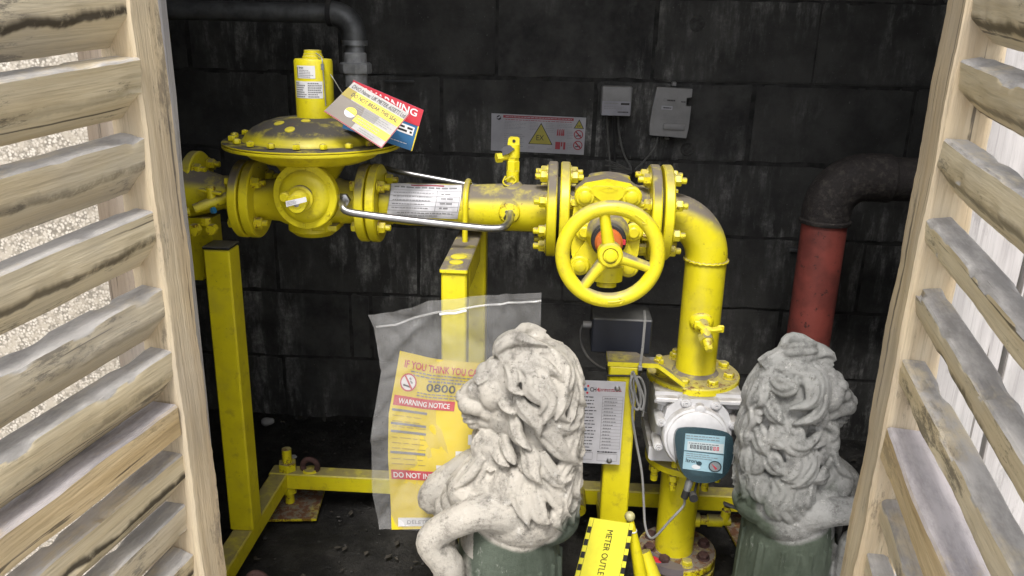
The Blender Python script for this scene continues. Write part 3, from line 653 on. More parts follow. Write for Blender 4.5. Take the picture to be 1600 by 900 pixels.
# bleed valve standing on the pipe
bv = thing('bleed_valve', 'small upright yellow bleed valve on the horizontal pipe in front of the wall sign', 'valve', (X(800), PY, AZ + rp1))
bz = AZ + rp1; q = lambda y: at(800, y, PY).z
m = MB(); m.lathe((X(800), PY, bz - .006), (0, 0, 1), [(0, .024), (.008, .020), (.012, .016)], 20); m.build('weld_collar', MYD, bv)
MB().lathe((X(800), PY, bz), (0, 0, 1), [(0, .0135), (.03, .0135), (.031, .0115), (q(262) - bz, .0115)], 20).build('stem', MYR, bv)
MB().lathe((X(800), PY, q(268)), (0, 0, 1), [(0, .014), (.022, .014), (.023, .0125), (.03, .0125)], 6).build('hex_body', MYC, bv)
MB().lathe((X(801), PY, q(246)), (0, 0, 1), [(0, .0125), (q(224) - q(246) - .002, .0125), (q(224) - q(246), .010)], 18).build('upper_body', MYC, bv)
m = MB(); a = at(793, 226, PY); b = at(812, 214, PY); m.prism([(a.x, PY - .004, a.z), (b.x, PY - .004, a.z), (b.x, PY - .004, b.z - .003), (b.x - .004, PY - .004, b.z), (a.x + .006, PY - .004, b.z), (a.x + .002, PY - .004, b.z - .003)], (0, .008, 0)); m.build('sealing_lug', MYC, bv, 20)
MB().lathe(((a.x + b.x) / 2 + .001, PY - .0045, (a.z + b.z) / 2), FR, [(0, .0034), (.0006, .0034)], 12).build('lug_hole', MBLK, bv)
c = at(778, 246, PY - .01); m = MB(); m.cyl(at(795, 244, PY), c, .008, n=14); m.lathe(at(784, 246, PY - .005), (c - at(795, 244, PY)), [(0, .0105), (.012, .0105)], 6); m.build('outlet_nozzle', MYC, bv)
m = MB(); m.prism([at(784, 231, PY - .016), at(796, 227, PY - .016), at(804, 233, PY - .016), at(795, 240, PY - .016), at(785, 243, PY - .016)], (0, .006, 0)); m.build('lever', plain('grey_lever', (.10, .10, .11), .5), bv, 20)
m = MB(); m.tube(spline([at(790, 275, PY - .015), at(786, 285, PY - .018), at(794, 290, PY - .018), at(806, 283, PY - .015), at(800, 276, PY - .016), at(789, 281, PY - .018)], 5), .0018, 6); m.build('tie_wire', MYR, bv)

# impulse tubes
def imp(name, pts, r, lab, mat=MSTEEL):
    t = thing(name, lab, 'tube', pts[0]); MB().tube(spline(pts, 7), r, 14).build('tube', mat, t); return t
a = at(535, 314, 1.60); p2 = at(542, 330, 1.555); e = at(797, 333, PY - .058)
t1 = imp('impulse_tube', [a + V((0, .02, 0)), a, at(535, 321, 1.565), p2, at(575, 336, 1.552), at(650, 345, 1.553), at(720, 353, 1.555), at(765, 357, 1.557), at(786, 355, 1.563), at(795, 346, 1.59), e + V((0, .004, 0))], .0075, 'bright steel impulse tube curving from the regulator to the front of the pipe')
m = MB(); m.lathe(a + V((0, .014, 0)), FR, [(0, .0145), (.012, .0145), (.013, .012)], 6); m.build('nut', MSTEEL, t1)
m = MB(); m.lathe(e + V((0, .016, .0)), (-.15, -1, -.5), [(0, .014), (.014, .014), (.015, .011), (.024, .0105)], 6); m.build('nut', MSTEEL, t1)
imp('impulse_tube', [at(600, 262, 1.80), at(622, 268, 1.79), at(680, 279, 1.78), at(738, 290, 1.77), at(770, 300, 1.75), at(790, 310, 1.72)], .006, 'straight steel tube passing behind the horizontal pipe')

# ------------------------------------------------------------------ gate valve with handwheel
gv = thing('gate_valve', 'yellow flanged gate valve with a big three-spoked handwheel facing the camera', 'gate valve', ax(950) - V((0, 0, .1)))
RF = 0.100
for k, px in enumerate((862.5, 881.5, 1019, 1038)):
    disc(gv if k in (1, 2) else sp, (X(px), PY, AZ), AX, RF, 0.0195, MYD if k in (0, 2) else MY)
for (pxl, pxr) in ((862.5, 881.5), (1019, 1038)):
    ring_bolts('bolt', B_STUD, ax(pxl) - V((.011, 0, 0)), -AX, .08, 8, PI / 8, gv); ring_bolts('bolt', B_STUD, ax(pxr) + V((.011, 0, 0)), AX, .08, 8, PI / 8, gv)
    MB().lathe(ax(pxl), AX, [(0, .068), (X(pxr) - X(pxl), .068)], 30).build('gasket', MRUBBER, gv)
m = MB(); m.lathe(ax(882), AX, [(0, .052), (.02, .05), (X(915) - X(882), .06), (X(985) - X(882), .06), (X(1010) - X(882), .05), (X(1019) - X(882), .052)], 36)
m.lathe((X(949), PY, AZ), (0, 0, 1), [(-.09, .03), (-.085, .036), (-.05, .05), (.05, .05), (.075, .042), (.08, .02)], 30); m.build('body', MYD, gv)
# bonnet: a rounded plate with four bolted lugs, facing the camera
by = 1.585
def rlug(cx, cz, r, d0, d1, mat, nm): return MB().lathe((cx, d0, cz), FR, [(0, r), (d0 - d1 - .003, r), (d0 - d1, r - .003)], 28).build(nm, mat, gv)
cs = [at(914, 307, by), at(987, 308, by), at(982, 418, by), at(906, 415, by)]
def hull(pts):
    pts = sorted(pts); lo = []
    for seq in (pts, pts[::-1]):
        h = []
        for p in seq:
            while len(h) > 1 and (h[-1][0] - h[-2][0]) * (p[1] - h[-2][1]) - (h[-1][1] - h[-2][1]) * (p[0] - h[-2][0]) <= 0: h.pop()
            h.append(p)
        lo += h[:-1]
    return lo
pp = [(at(px, py, by).x, at(px, py, by).z) for px, py in ((903, 318), (900, 300), (915, 287), (950, 281), (985, 288), (1001, 301), (1000, 320), (1003, 360), (998, 400), (985, 430), (905, 430), (893, 400), (892, 360))]
MB().prism([(p[0], by + .012, p[1]) for p in hull(pp)], (0, .06, 0)).build('bonnet_back', MYD, gv, 25)
for c in cs: rlug(c.x, c.z, .0205, by + .014, by - .004, MYC, 'bonnet_lug')
for c in cs: MB().lathe((c.x, by - .003, c.z), FR, [(0, .0125), (.006, .0125), (.008, .0095)], 22).build('bolt', MYC, gv)
mc = [at(913, 362, by), at(990, 363, by)]
for c in mc: rlug(c.x, c.z, .019, by + .014, by - .002, MY, 'bonnet_lug'); MB().lathe((c.x, by - .001, c.z), FR, [(0, .0115), (.006, .0115), (.008, .009)], 22).build('bolt', MYC, gv)
def web(a, b, w0, w1, nm, mat=MY, d=.012):
    a, b = V(a), V(b); t = (b - a).normalized(); n = V((-t.z, 0, t.x)); m = MB(); m.prism([a + n * w0, b + n * w1, b - n * w1, a - n * w0], (0, d, 0)); return m.build(nm, mat, gv, 20)
hub = at(950, 362, by)
for c in cs: web((c.x, by + .001, c.z), (hub.x + (c.x - hub.x) * .15, by + .001, hub.z + (c.z - hub.z) * .15), .0195, .026, 'rib')
MB().prism([at(929, 292, by - .004), at(971, 293, by - .004), at(984, 300, by - .004), at(960, 318, by - .004), at(944, 318, by - .004), at(920, 299, by - .004)], (0, .02, 0)).build('rating_pad', MYC, gv, 20)
s = Sheet.quad(at(936, 291, by - .0045), at(967, 292, by - .0045), at(967, 301, by - .0045), at(936, 300, by - .0045), gv); s.ring('cast_border', .5, .5, .5, .5, .86, MYD, .0012, 4)
m = MB(); st0 = V((at(950, 366, by).x, by, at(950, 366, by).z)); wc = at(953, 397, 1.37); sdir = (wc - st0).normalized()
m.lathe(st0 + V((0, .02, 0)), sdir, [(0, .046), (.03, .043), (.055, .034), (.085, .032)], 28); m.build('stem_housing', yellow_mat('dust_caked_yellow', 1.0, .66, lo=-.15, hi=.45), gv)
m = MB(); m.lathe(at(949, 415, by - .012), V((0, -.1, -1)), [(0, .033), (.03, .031), (.034, .02), (.042, .02)], 24); m.build('lower_boss', MYC, gv)
Lw = (wc - st0).length
MB().lathe(st0, sdir, [(.075, .022), (.09, .0265), (.103, .0265), (.109, .022)], 28).build('indicator_ring', MORANGE, gv)
MB().lathe(st0, sdir, [(.06, .034), (.075, .034), (.078, .031), (.088, .031), (.0885, .02)], 28).build('gland', MRUBBER, gv)
MB().box(st0 + sdir * .098 + V((.027, 0, .002)), (.008, .012, .008)).build('red_pointer', MRED, gv)
MB().lathe(st0, sdir, [(.1, .012), (Lw - .01, .012)], 16).build('stem', MSTEEL, gv)
wn = V((0.02, -1, 0.03)).normalized(); wx = V((0, 0, 1)).cross(wn).normalized() * -1; wy = V((0, 0, 1)) - wn * wn.z; wy.normalize(); wx = wn.cross(wy) * -1
if wx.x < 0: wx = -wx
RW = (at(1041, 397, 1.37).x - at(866, 397, 1.37).x) / 2 - .0145
hw = MB(); hw.tube([wc + wn * .004 + (wx * math.cos(t) + wy * math.sin(t)) * RW for t in np.linspace(0, 2 * PI, 73)[:-1]], .0130, 16, True)
hwo = hw.build('handwheel', yellow_mat('handwheel_yellow', .85, .70, lo=.45, hi=.95, dc=(.2, .175, .145)), gv, 60)
MB().lathe(wc - wn * .016, wn, [(0, .019), (.004, .022), (.026, .022), (.03, .019), (.0305, .014), (.026, .0135)], 30).build('hub', MY, hwo)
MB().lathe(wc + wn * .008, wn, [(0, .012), (.006, .012), (.0065, .009), (.012, .009), (.013, .006)], 20).build('hub_nut', MYC, hwo)
for ang in (R(101), R(-17), R(-126)):
    d = wx * math.cos(ang) + wy * math.sin(ang)
    MB().tube([wc - wn * .002 + d * .018, wc + wn * .0 + d * .05, wc + wn * .003 + d * (RW - .004)], [.0115, .0098, .0092], 14).build('spoke', MYC if ang > 0 else MYD, hwo)
def rimtext(t, a0, a1, mat, r0=RW - .0048, r1=RW + .0048):
    def fn(u, v):
        a = a0 + (a1 - a0) * u; r = r0 + (r1 - r0) * (1 - v) if a1 < a0 else r1 + (r0 - r1) * (1 - v)
        return wc + wn * .004 + (wx * math.cos(a) + wy * math.sin(a)) * r, wn
    s = Sheet(fn, hwo); s.text(t, 0, 0, 1, 1, mat, .0129, True)
rimtext('CLOSE', R(88), R(66), MY); rimtext('OPEN', R(-112), R(-92), MYD)
def arrow(a0, a1):
    m = MB(); f = lambda a, r: wc + wn * .0164 + (wx * math.cos(R(a)) + wy * math.sin(R(a))) * r
    m.tube([f(a0 + (a1 - a0) * k / 6, RW) for k in range(7)], .0018, 6); m.tube([f(a1 - (a1 - a0) * .28, RW + .005), f(a1, RW), f(a1 - (a1 - a0) * .28, RW - .005)], .0018, 6); m.build('cast_arrow', MY, hwo)
arrow(-90, -70); arrow(63, 45)

# ------------------------------------------------------------------ elbow and down pipe
ep = thing('elbow_pipe', 'yellow pipe elbow turning down from the gate valve to the meter', 'pipe', (X(1097, 500), PY, 0.6))
vx = (at(1068, 432, PY).x + at(1133, 434, PY).x) / 2; rv = (at(1133, 434, PY).x - at(1068, 432, PY).x) / 2
mz = at(1083, 580, PY).z            # top of the meter flange
rb_ = 0.096; ex0 = vx - rb_
m = MB(); pts = [V((X(1038), PY, AZ)), V((ex0 - .004, PY, AZ))] + [V((ex0 + rb_ * math.sin(q), PY, AZ - rb_ + rb_ * math.cos(q))) for q in np.linspace(0.0, PI / 2, 18)]
m.tube(pts, rv, 44); m.build('elbow', MYD, ep, 60)
wz = at(1100, 434, PY).z
MB().tube([(vx, PY, AZ - rb_ + .004), (vx, PY, mz)], rv * .985, 44).build('down_pipe', MYC, ep, 60)
m = MB(); m.tube([V((vx + (rv + .0005) * math.cos(q), PY + (rv + .0005) * math.sin(q), AZ - rb_ - .002 + .0012 * math.sin(23 * q))) for q in np.linspace(0, 2 * PI, 90)[:-1]], .0032, 8, True); m.build('weld_bead', MYR, ep, 60)
fxm = (at(1010, 590, PY).x + at(1154, 590, PY).x) / 2 ; RMF = 0.1015
disc(ep, (fxm, PY, mz - .008), (0, 0, 1), RMF, .018, MYR)
MB().lathe((vx, PY, mz), (0, 0, 1), [(0, rv + .008), (.004, rv + .004), (.008, rv * .985)], 40).build('weld_collar', MYD, ep)
rr = random.Random(8)
for k in range(8):
    q = R(22.5 + 45 * k); p = V((fxm + .079 * math.cos(q), PY + .079 * math.sin(q), mz + .001)); inst('bolt', B_TALL if k in (2, 3, 4) else B_HEAD, to_axis(p, (0, 0, 1), rr.uniform(0, 1)), ep)
bb = V((vx - 0.01, PY, 0)); tz = at(1097, 505, PY - rv)
m = MB(); m.lathe((tz.x, PY - rv + .008, tz.z), (-.05, -1, 0), [(0, .026), (.010, .022), (.014, .016)], 24); m.build('welded_boss', MYR, ep)
tv = thing('test_valve', 'small yellow test valve with butterfly handle on the down pipe', 'valve', tz)
e2_ = at(1108, 548, PY - .11)
m = MB(); m.tube([(tz.x, PY - rv, tz.z), tz + V((.003, -.03, -.008)), e2_ + V((0, .012, .004))], [.014, .012, .0095], 16); m.build('body', MYR, tv)
mid = tz * .45 + e2_ * .55; MB().lathe(mid, e2_ - tz, [(-.008, .0155), (.010, .0155)], 6).build('nut', MYD, tv)
MB().lathe(e2_ + V((0, .014, .006)), e2_ - tz, [(0, .009), (.012, .009), (.014, .006)], 6).build('square_plug', MYC, tv)
hcn = at(1106, 514, PY - .075); m = MB(); m.tube([at(1090, 507, PY - .07), at(1100, 514, PY - .075), hcn, at(1113, 516, PY - .078), at(1126, 514, PY - .075)], [.008, .0058, .007, .0058, .008], 8)
m.box(at(1090, 507, PY - .07), (.014, .007, .016), None, .002); m.box(at(1126, 514, PY - .075), (.014, .007, .016), None, .002); m.build('butterfly_handle', MYC, tv)
# bracket plate from the right post to the flange
m = MB(); ya, yb_ = 1.575, 1.635
zt_ = rtop.z; m.prism([(rxl - .004, ya, zt_ - .008), (rxr + .04, ya, zt_ - .008), (fxm - .035, ya - .005, mz - .004 + .012), (fxm - .06, yb_, mz + .012), (rxr, yb_, zt_ - .008), (rxl - .004, yb_, zt_ - .008)], (0, 0, .010))
tag(m.build('bracket', MYD, None, 20), 'flat yellow steel bracket joining the right-hand post to the meter flange', 'bracket')

# ------------------------------------------------------------------ rotary gas meter
gm = thing('gas_meter', 'pale grey rotary gas meter with a teal counter window under the flange', 'gas meter', (fxm, PY, mz - .3))
GY = 1.585                         # front plane of the casing
def gp(px, py, Y=GY): return at(px, py, Y)
tl, tr = gp(1024, 612), gp(1160, 620); zt1 = mz - .018
m = MB(); m.box(((tl.x + tr.x) / 2, PY - .012, zt1 - .004), (tr.x - tl.x, .2, .010), None, .002); m.build('top_plate', MALU, gm)
tpz0, tpz1 = gp(1090, 614).z, gp(1090, 637).z
m = MB(); m.prism([(tl.x, GY, tpz0), (tr.x, GY, tpz0), (tr.x, GY, tpz1 + .006), (tr.x - .006, GY, tpz1), (tl.x + .025, GY, tpz1), (tl.x, GY, tpz1 + .008)], (0, .19, 0)); m.build('upper_flange', MALU, gm, 20)
bl, br_ = gp(1014, 712), gp(1148, 720); bz0, bz1 = gp(1080, 704).z, gp(1080, 726).z
m = MB(); m.prism([(bl.x, GY + .01, bz0), (br_.x, GY + .01, bz0), (br_.x, GY + .01, bz1), (bl.x + .006, GY + .01, bz1), (bl.x, GY + .01, bz1 + .006)], (0, .17, 0)); m.build('lower_flange', MALU, gm, 20)
cl_, cr_ = gp(1026, 660).x, gp(1150, 660).x
MB().box(((cl_ + cr_) / 2, PY + .0, (tpz1 + bz0) / 2 + .002), (cr_ - cl_, .16, tpz1 - bz0 + .012), None, .012, 3).build('casing', MALU, gm)
oc = gp(1088, 668)
pts = [gp(px, py, GY - .018) for px, py in ((1042, 638), (1062, 622), (1122, 626), (1138, 645), (1144, 665), (1140, 705), (1120, 728), (1055, 722), (1036, 700), (1036, 660))]
MB().prism([(p.x, GY - .018, p.z) for p in pts], (0, .05, 0)).build('end_cover', MALU, gm, 20)
for px, py in ((1071, 627), (1118, 631), (1032, 657), (1146, 662), (1028, 695), (1140, 702), (1066, 727)):
    c = gp(px, py, GY - .012); m = MB(); m.lathe((c.x, GY + .03, c.z), FR, [(0, .0115), (.05, .0115), (.053, .0095)], 18); m.build('screw_boss', MALU, gm); MB().lathe((c.x, GY - .023, c.z), FR, [(0, .0062), (.004, .0062), (.0045, .0035), (.002, .003)], 16).build('bolt', MALU, gm)
c = gp(1094, 641, GY - .03); m = MB(); m.lathe((c.x, GY - .01, c.z), FR, [(0, .012), (.022, .012), (.024, .009)], 18); m.box((c.x, GY - .014, c.z - .002), (.036, .012, .014), None, .003); m.build('vent_plug', MALU, gm)
fc = gp(1088, 690, GY - .045); rfc = (gp(1141, 690, GY - .045).x - gp(1036, 690, GY - .045).x) / 2
fax = V((0, -1, .10)).normalized()
MB().lathe(fc + V((0, .035, 0)), fax, [(0, rfc), (.024, rfc), (.028, rfc - .003), (.029, rfc - .008), (.033, rfc - .009), (.0345, rfc - .012), (.036, .02)], 56).build('face_disc', MALU, gm, 40)
# counter: teal hood with a window over the number plate
CY = GY - .075
qd = lambda px, py, Y: at(px, py, Y)
tilt = V((0, -1, .42)).normalized()
hoodp = [(1053, 672), (1072, 666), (1130, 672), (1146, 682), (1147, 712), (1139, 738), (1124, 751), (1104, 756), (1080, 753), (1066, 740), (1057, 715)]
i0 = at(1100, 710, CY)
def onplane(px, py, off=0.0):
    d = (at(px, py, 1.0) - CAMPOS); o = i0 + tilt * off; t = (o - CAMPOS).dot(tilt) / d.dot(tilt); return CAMPOS + d * t
def soften(pg):
    for _ in range(2): pg = [q for (x0_, y0_), (x1_, y1_) in zip(pg, pg[1:] + pg[:1]) for q in ((x0_ * .75 + x1_ * .25, y0_ * .75 + y1_ * .25), (x0_ * .25 + x1_ * .75, y0_ * .25 + y1_ * .75))]
    return pg
hoodp2 = soften(hoodp)
m = MB(); m.prism([onplane(px, py) for px, py in hoodp2], -tilt * .05)
t = NT('teal_hood', .25); t.color((.020, .036, .045)); MTEAL = t.m
m.build('counter_hood', MTEAL, gm, 30)
ipl = Sheet.quad(onplane(1071, 677), onplane(1133, 682), onplane(1128, 743), onplane(1066, 735), gm)
ipl.rect('number_plate', 0, .0, 1, .95, MBLUEGREY, .0015)
ipl.rect('counter_strip', .07, .20, .98, .44, plain('counter_white', (.62, .68, .70), .4, var=.04), .0022); ipl.lines(.1, .22, .85, .27, 1, MGREYP, .0030, .5)
for k in range(9):
    u = .14 + .083 * k; md = MRED if k > 6 else MBLK
    ipl.rect('drum', u, .285, u + .062, .385, md, .0029); ipl.text('0', u + .017, .30, u + .045, .37, MWHITE, .0034)
ipl.rect('plate_seam', 0, .455, 1, .475, MTEAL, .0024); ipl.lines(.02, .02, .9, .16, 2, MGREYP, .0024, .35); ipl.lines(.06, .5, .9, .66, 3, MGREYP, .0024, .3)
ipl.text('Itron', .06, .66, .34, .76, MBLK, .0026, True)
ipl.disc('dial', .80, .79, .155, .135, MGREYBOX, .0030); ipl.ring('dial_rim', .80, .79, .165, .145, .82, MBLACK, .0038); ipl.poly('dial_pointer', [(.70, .72), (.86, .83), (.82, .88)], MRED, .0040); ipl.disc('pulse_socket', .40, .76, .07, .06, MTEAL, .003); ipl.disc('lens_mark', .33, .86, .11, .06, MWHITE, .0028)
t = NT('teal_window', .08); t.color((.06, .13, .16)); t.b.inputs['Alpha'].default_value = .22; MWINDOW = t.m
wp = [(1061, 679), (1071, 673), (1127, 678), (1138, 686), (1138, 711), (1131, 732), (1119, 744), (1104, 747), (1083, 745), (1072, 735), (1064, 714)]
wp2 = soften(wp)
cen = sum((onplane(px, py, .016) for px, py in wp), V((0, 0, 0))) / len(wp)
outer = [onplane(px, py, .0012) for px, py in hoodp2]; inner = [onplane(px, py, .014) for px, py in wp2]
inner = [cen + (p - cen) * .93 for p in inner]; n_ = len(wp2)
m = MB(); m.add(outer + inner, [(i, (i + 1) % n_, n_ + (i + 1) % n_, n_ + i) for i in range(n_)] + [tuple(range(n_, 2 * n_))]); m.build('counter_window', MWINDOW, gm, 30)
m = MB(); c0 = onplane(1080, 744, -.01); c1 = onplane(1073, 766, -.02)
cn = [c0, c0 * .5 + c1 * .5, c1]; m.tube(cn, [.0075, .0085, .007], 14); m.build('cable_connector', MGALV, gm)
MB().tube([c1, c1 + V((-.004, 0, -.018))], .0075, 12).build('connector_boot', MRUBBER, gm)
m = MB(); m.tube(spline([onplane(1090, 750, -.01), onplane(1087, 762, -.02), onplane(1084, 776, -.025)], 6), .0028, 8); m.lathe(onplane(1083, 776, -.022), FR, [(-.008, .009), (.008, .009)], 16); m.build('connector_cap', MRUBBER, gm)

# ------------------------------------------------------------------ outlet pipe below the meter
op = thing('outlet_pipe', 'yellow outlet pipe between the meter and the rusty floor flange', 'pipe', (X(1057, 800), PY, 0.0))
oxl, oxr = at(1028, 800, PY - .0).x, at(1088, 802, PY - .0).x; ox = (oxl + oxr) / 2; ro = (oxr - oxl) / 2
lfz = at(1057, 858, PY - 0.0).z
MB().tube([(ox, PY, lfz), (ox, PY, bz1 - .005)], ro, 40).build('pipe', MYC, op, 60)
yk = at(1060, 742, PY - .09).z
m = MB(); m.lathe((ox + .004, PY, yk - .009), (0, 0, 1), [(0, .087), (.002, .09), (.016, .09), (.018, .087)], 48); m.build('upper_flange', MY, op)
MB().lathe((ox + .002, PY, yk + .009), (0, 0, 1), [(0, .055), (bz1 - yk - .010, .07)], 36).build('neck', MY, op)
for q in (R(205), R(245), R(300), R(340), R(60), R(120)):
    p = V((ox + .004 + .078 * math.cos(q), PY + .078 * math.sin(q), yk)); m = MB(); m.cyl(p + V((0, 0, -.045)), p + V((0, 0, bz1 - yk - .002)), .0075, n=12); m.lathe(p + V((0, 0, -.024)), (0, 0, 1), [(0, .0125), (.013, .0125)], 6); m.lathe(p + V((0, 0, -.048)), (0, 0, 1), [(0, .008), (.014, .009)], 10); m.build('stud', MYR, op)
RLF = (at(1118, 856, PY).x - at(997, 850, PY).x) / 2; lx2 = (at(1118, 856, PY).x + at(997, 850, PY).x) / 2
disc(op, (lx2, PY, lfz - .004), (0, 0, 1), RLF, .020, yellow_mat('rust_caked_yellow', 1.0, .50)); disc(op, (lx2, PY, lfz - .034), (0, 0, 1), RLF, .022, MYR)
MB().cyl((lx2, PY, lfz - .03), (lx2, PY, 0), .055, n=30).build('riser', MY, op)
for k in range(8):
    q = R(12 + 45 * k); inst('bolt', hexbolt_mesh(.0125, .011, .0, .006, True, MRUST if k not in (6,) else MY) if k < 1 or k == 6 else bpy.data.meshes['bolt'] if False else B_RUST if 'B_RUST' in globals() else globals().setdefault('B_RUST', hexbolt_mesh(.0135, .010, 0, 0, True, MRUST)), to_axis(V((lx2 + .068 * math.cos(q), PY + .068 * math.sin(q), lfz + .006)), (0, 0, 1), .3 * k), op)
# strip of duct tape lying over the flange
m = MB(); vs = []
for i in range(13):
    a = R(196 + 76 * i / 12); w = .5 + .5 * math.sin(PI * (i + 1) / 14)
    for r_, dzz in ((RLF - .028 * w - .004, .0085), (RLF + .001, .0085), (RLF + .0035, -.004 - .007 * w)): vs.append((lx2 + r_ * math.cos(a), PY + r_ * math.sin(a), lfz + dzz))
fs = [(3 * i + k, 3 * i + k + 1, 3 * i + k + 4, 3 * i + k + 3) for i in range(12) for k in range(2)]
m.add(vs, fs); m.build('tape_strip', MTAPE, op, 60)
m = MB(); a = R(225); m.ell((lx2 + (RLF - .012) * math.cos(a), PY + (RLF - .012) * math.sin(a), lfz + .0085), (.016, .009, .0012), Matrix.Rotation(R(-45), 3, 'Z')); m.build('red_paint_dab', MRED, op)
# drain cock on the outlet pipe
dc_ = thing('drain_cock', 'yellow drain cock sticking out to the right of the outlet pipe', 'valve', at(1120, 815, PY))
z_ = at(1110, 813, PY).z
m = MB(); m.lathe((ox + ro - .004, PY, z_), AX, [(0, .017), (.012, .017), (.014, .011), (.03, .011), (.032, .0145), (.065, .0145), (.067, .011), (.085, .011)], 18); m.build('body', MYR, dc_)
xx = at(1133, 800, PY).x; MB().lathe((xx, PY, z_), (.1, 0, 1), [(0, .011), (.03, .011), (.032, .008), (.04, .008)], 14).build('neck', MYR, dc_)
MB().box((xx + .014, PY - .004, z_ + .043), (.045, .012, .005), Matrix.Rotation(.35, 3, 'Y'), .001).build('handle', MGALV, dc_)

# ------------------------------------------------------------------ lever valve and METER OUTLET tag
lv = thing('lever_valve', 'yellow lever with a cream ball knob behind the meter outlet tag', 'lever', at(990, 880, 1.5))
kb = at(984, 807, 1.50); ke = at(1002, 905, 1.50)
MB().ell(kb, (.0112, .0112, .0112)).build('ball_knob', MCREAM, lv)
MB().tube([kb, kb * .6 + ke * .4, ke], [.006, .011, .015], 14).build('lever', MY, lv)
MB().tube([at(1005, 862, 1.55), at(1020, 905, 1.53)], [.016, .02], 14).build('side_lever', MY, lv)
MB().tube(arc(kb * .78 + ke * .22, (1, 0, 0), (0, 1, 0), .0085, 0, 2 * PI, 12)[:-1], .002, 6, True).build('tie', MWHITE, lv)
tagY = 1.45; tg = thing('meter_outlet_tag', 'bright yellow tag with black and yellow edge stripes reading METER OUTLET', 'tag', at(945, 880, tagY))
A, B, C_, D_ = at(922, 809, tagY), at(990, 819, tagY + .02), at(968, 935, tagY - .01), at(892, 925, tagY - .03)
MB().prism([A, B, C_, D_], ((B - A).cross(A - D_).normalized() * -.0018)).build('card', MTAG, tg, 0)
ts = Sheet.quad(A, B, C_, D_, tg)
for k in range(6):
    v = .045 + .168 * k; ts.rect('stripe', 0.0, v + .065, .085, v + .149, MBLK, .0005); ts.rect('stripe', .915, v + .035, 1.0, v + .119, MBLK, .0005)
ts.rect('border_line', .088, 0, .095, 1, MBLK, .0005); ts.rect('border_line', .905, 0, .912, 1, MBLK, .0005)
ts.text('METER OUTLET', .44, .12, .575, .78, MBLK, .0007, False, rot=1)

# ------------------------------------------------------------------ identification plate
idp = thing('identification_plate', 'white aluminium identification plate with red molecule logo, screwed to the right post', 'sign', at(935, 660, 1.55))
YI = 1.555
A, B, C_, D_ = at(899, 594, YI), at(978, 597, YI), at(968, 726, YI - .0), at(893, 722, YI - .0)
nI = (B - A).cross(A - D_).normalized(); MB().prism([A, B, C_, D_], nI * -.002).build('plate', plain('plate_white', (.50, .50, .54), .4, .1, .08), idp, 0)
ip = Sheet.quad(A, B, C_, D_, idp)
ip.text('CH', .30, .075, .425, .125, MBLK, .0007, True); ip.text('4i', .435, .075, .50, .125, MRED, .0007, True)
ip.lines(.51, .085, .97, .12, 2, MREDF, .0007, .5, .95, .1)
for (u, v, r, mt_) in ((.21, .10, .034, MBLUE), (.165, .055, .020, MRED), (.26, .06, .022, MRED), (.11, .115, .022, MRED), (.25, .14, .022, MRED)): ip.disc('logo_dot', u, v, r, r * .62, mt_, .0009)
ip.lines(.03, .17, .46, .82, 16, MBLK, .0007, .22, .85, .16); 
ip.lines(.60, .18, .93, .82, 16, MGREYP, .0007, .28, .6, .12)
for k in range(17): ip.rect('ruled_line', .56, .175 + .0395 * k, .97, .178 + .0395 * k, MGREYP, .0008)
ip.rect('ruled_line', .56, .175, .566, .81, MGREYP, .0009); ip.rect('ruled_line', .965, .175, .971, .81, MGREYP, .0009)
ip.lines(.05, .83, .40, .85, 1, MBLK, .0007, .8); ip.lines(.52, .84, .93, .86, 1, MBLK, .0007, .8)
for (a_, b_, c_, d_) in ((.04, .86, .42, .95), (.52, .87, .93, .96)):
    for r_ in ((a_, b_, c_, b_ + .004), (a_, d_, c_, d_ + .004), (a_, b_, a_ + .006, d_), (c_, b_, c_ + .006, d_)): ip.rect('ruled_line', *r_, MGREYP, .0008)
ip.lines(.08, .87, .3, .945, 3, MGREYP, .0007, .3)
for (u, v) in ((.84, .075), (.78, .955)):
    MB().lathe(ip.P(u, v, 0), nI, [(0, .0062), (.0015, .006), (.003, .0035)], 16).build('rivet', MSTEEL, idp)

# ------------------------------------------------------------------ battery box on the bracket
bxY = 1.66; A, B = at(926, 500, bxY), at(1020, 506, bxY); zb0 = at(970, 553, bxY).z; zb1 = at(970, 499, bxY).z
bt = thing('junction_box', 'dark blue-black plastic box strapped to the bracket below the handwheel', 'junction box', ((A.x + B.x) / 2, bxY, zb0))
MB().box(((A.x + B.x) / 2, bxY + .055, (zb0 + zb1) / 2), (B.x - A.x, .11, zb1 - zb0), None, .003).build('case', MNAVY, bt)
g0 = at(914, 507, bxY + .04); MB().cyl((g0.x - .004, bxY + .04, g0.z), (A.x + .002, bxY + .04, g0.z), .008, n=14).build('cable_gland', MGREYBOX, bt)
MB().tube(spline([(g0.x - .004, bxY + .04, g0.z), at(907, 520, bxY + .03), at(909, 540, bxY + .02), at(920, 560, bxY), at(940, 575, bxY - .03), at(955, 577, bxY - .035)], 7), .0032, 8).build('cable', MRUBBER, bt)
ct = thing('cable_tie', 'pale cable tie strapped down the front of the dark box', 'cable tie', at(1003, 520, bxY))
MB().tube([at(1007, 486, bxY + .06), at(1008, 500, bxY - .003), at(1004, 545, bxY - .004), at(1001, 566, 1.568), at(1000, 574, 1.568)], [.0032] * 5, 6).build('strap', MCABLE, ct)
MB().box(at(1000, 575, 1.566), (.009, .007, .010), None, .001).build('clasp', MCABLE, ct)

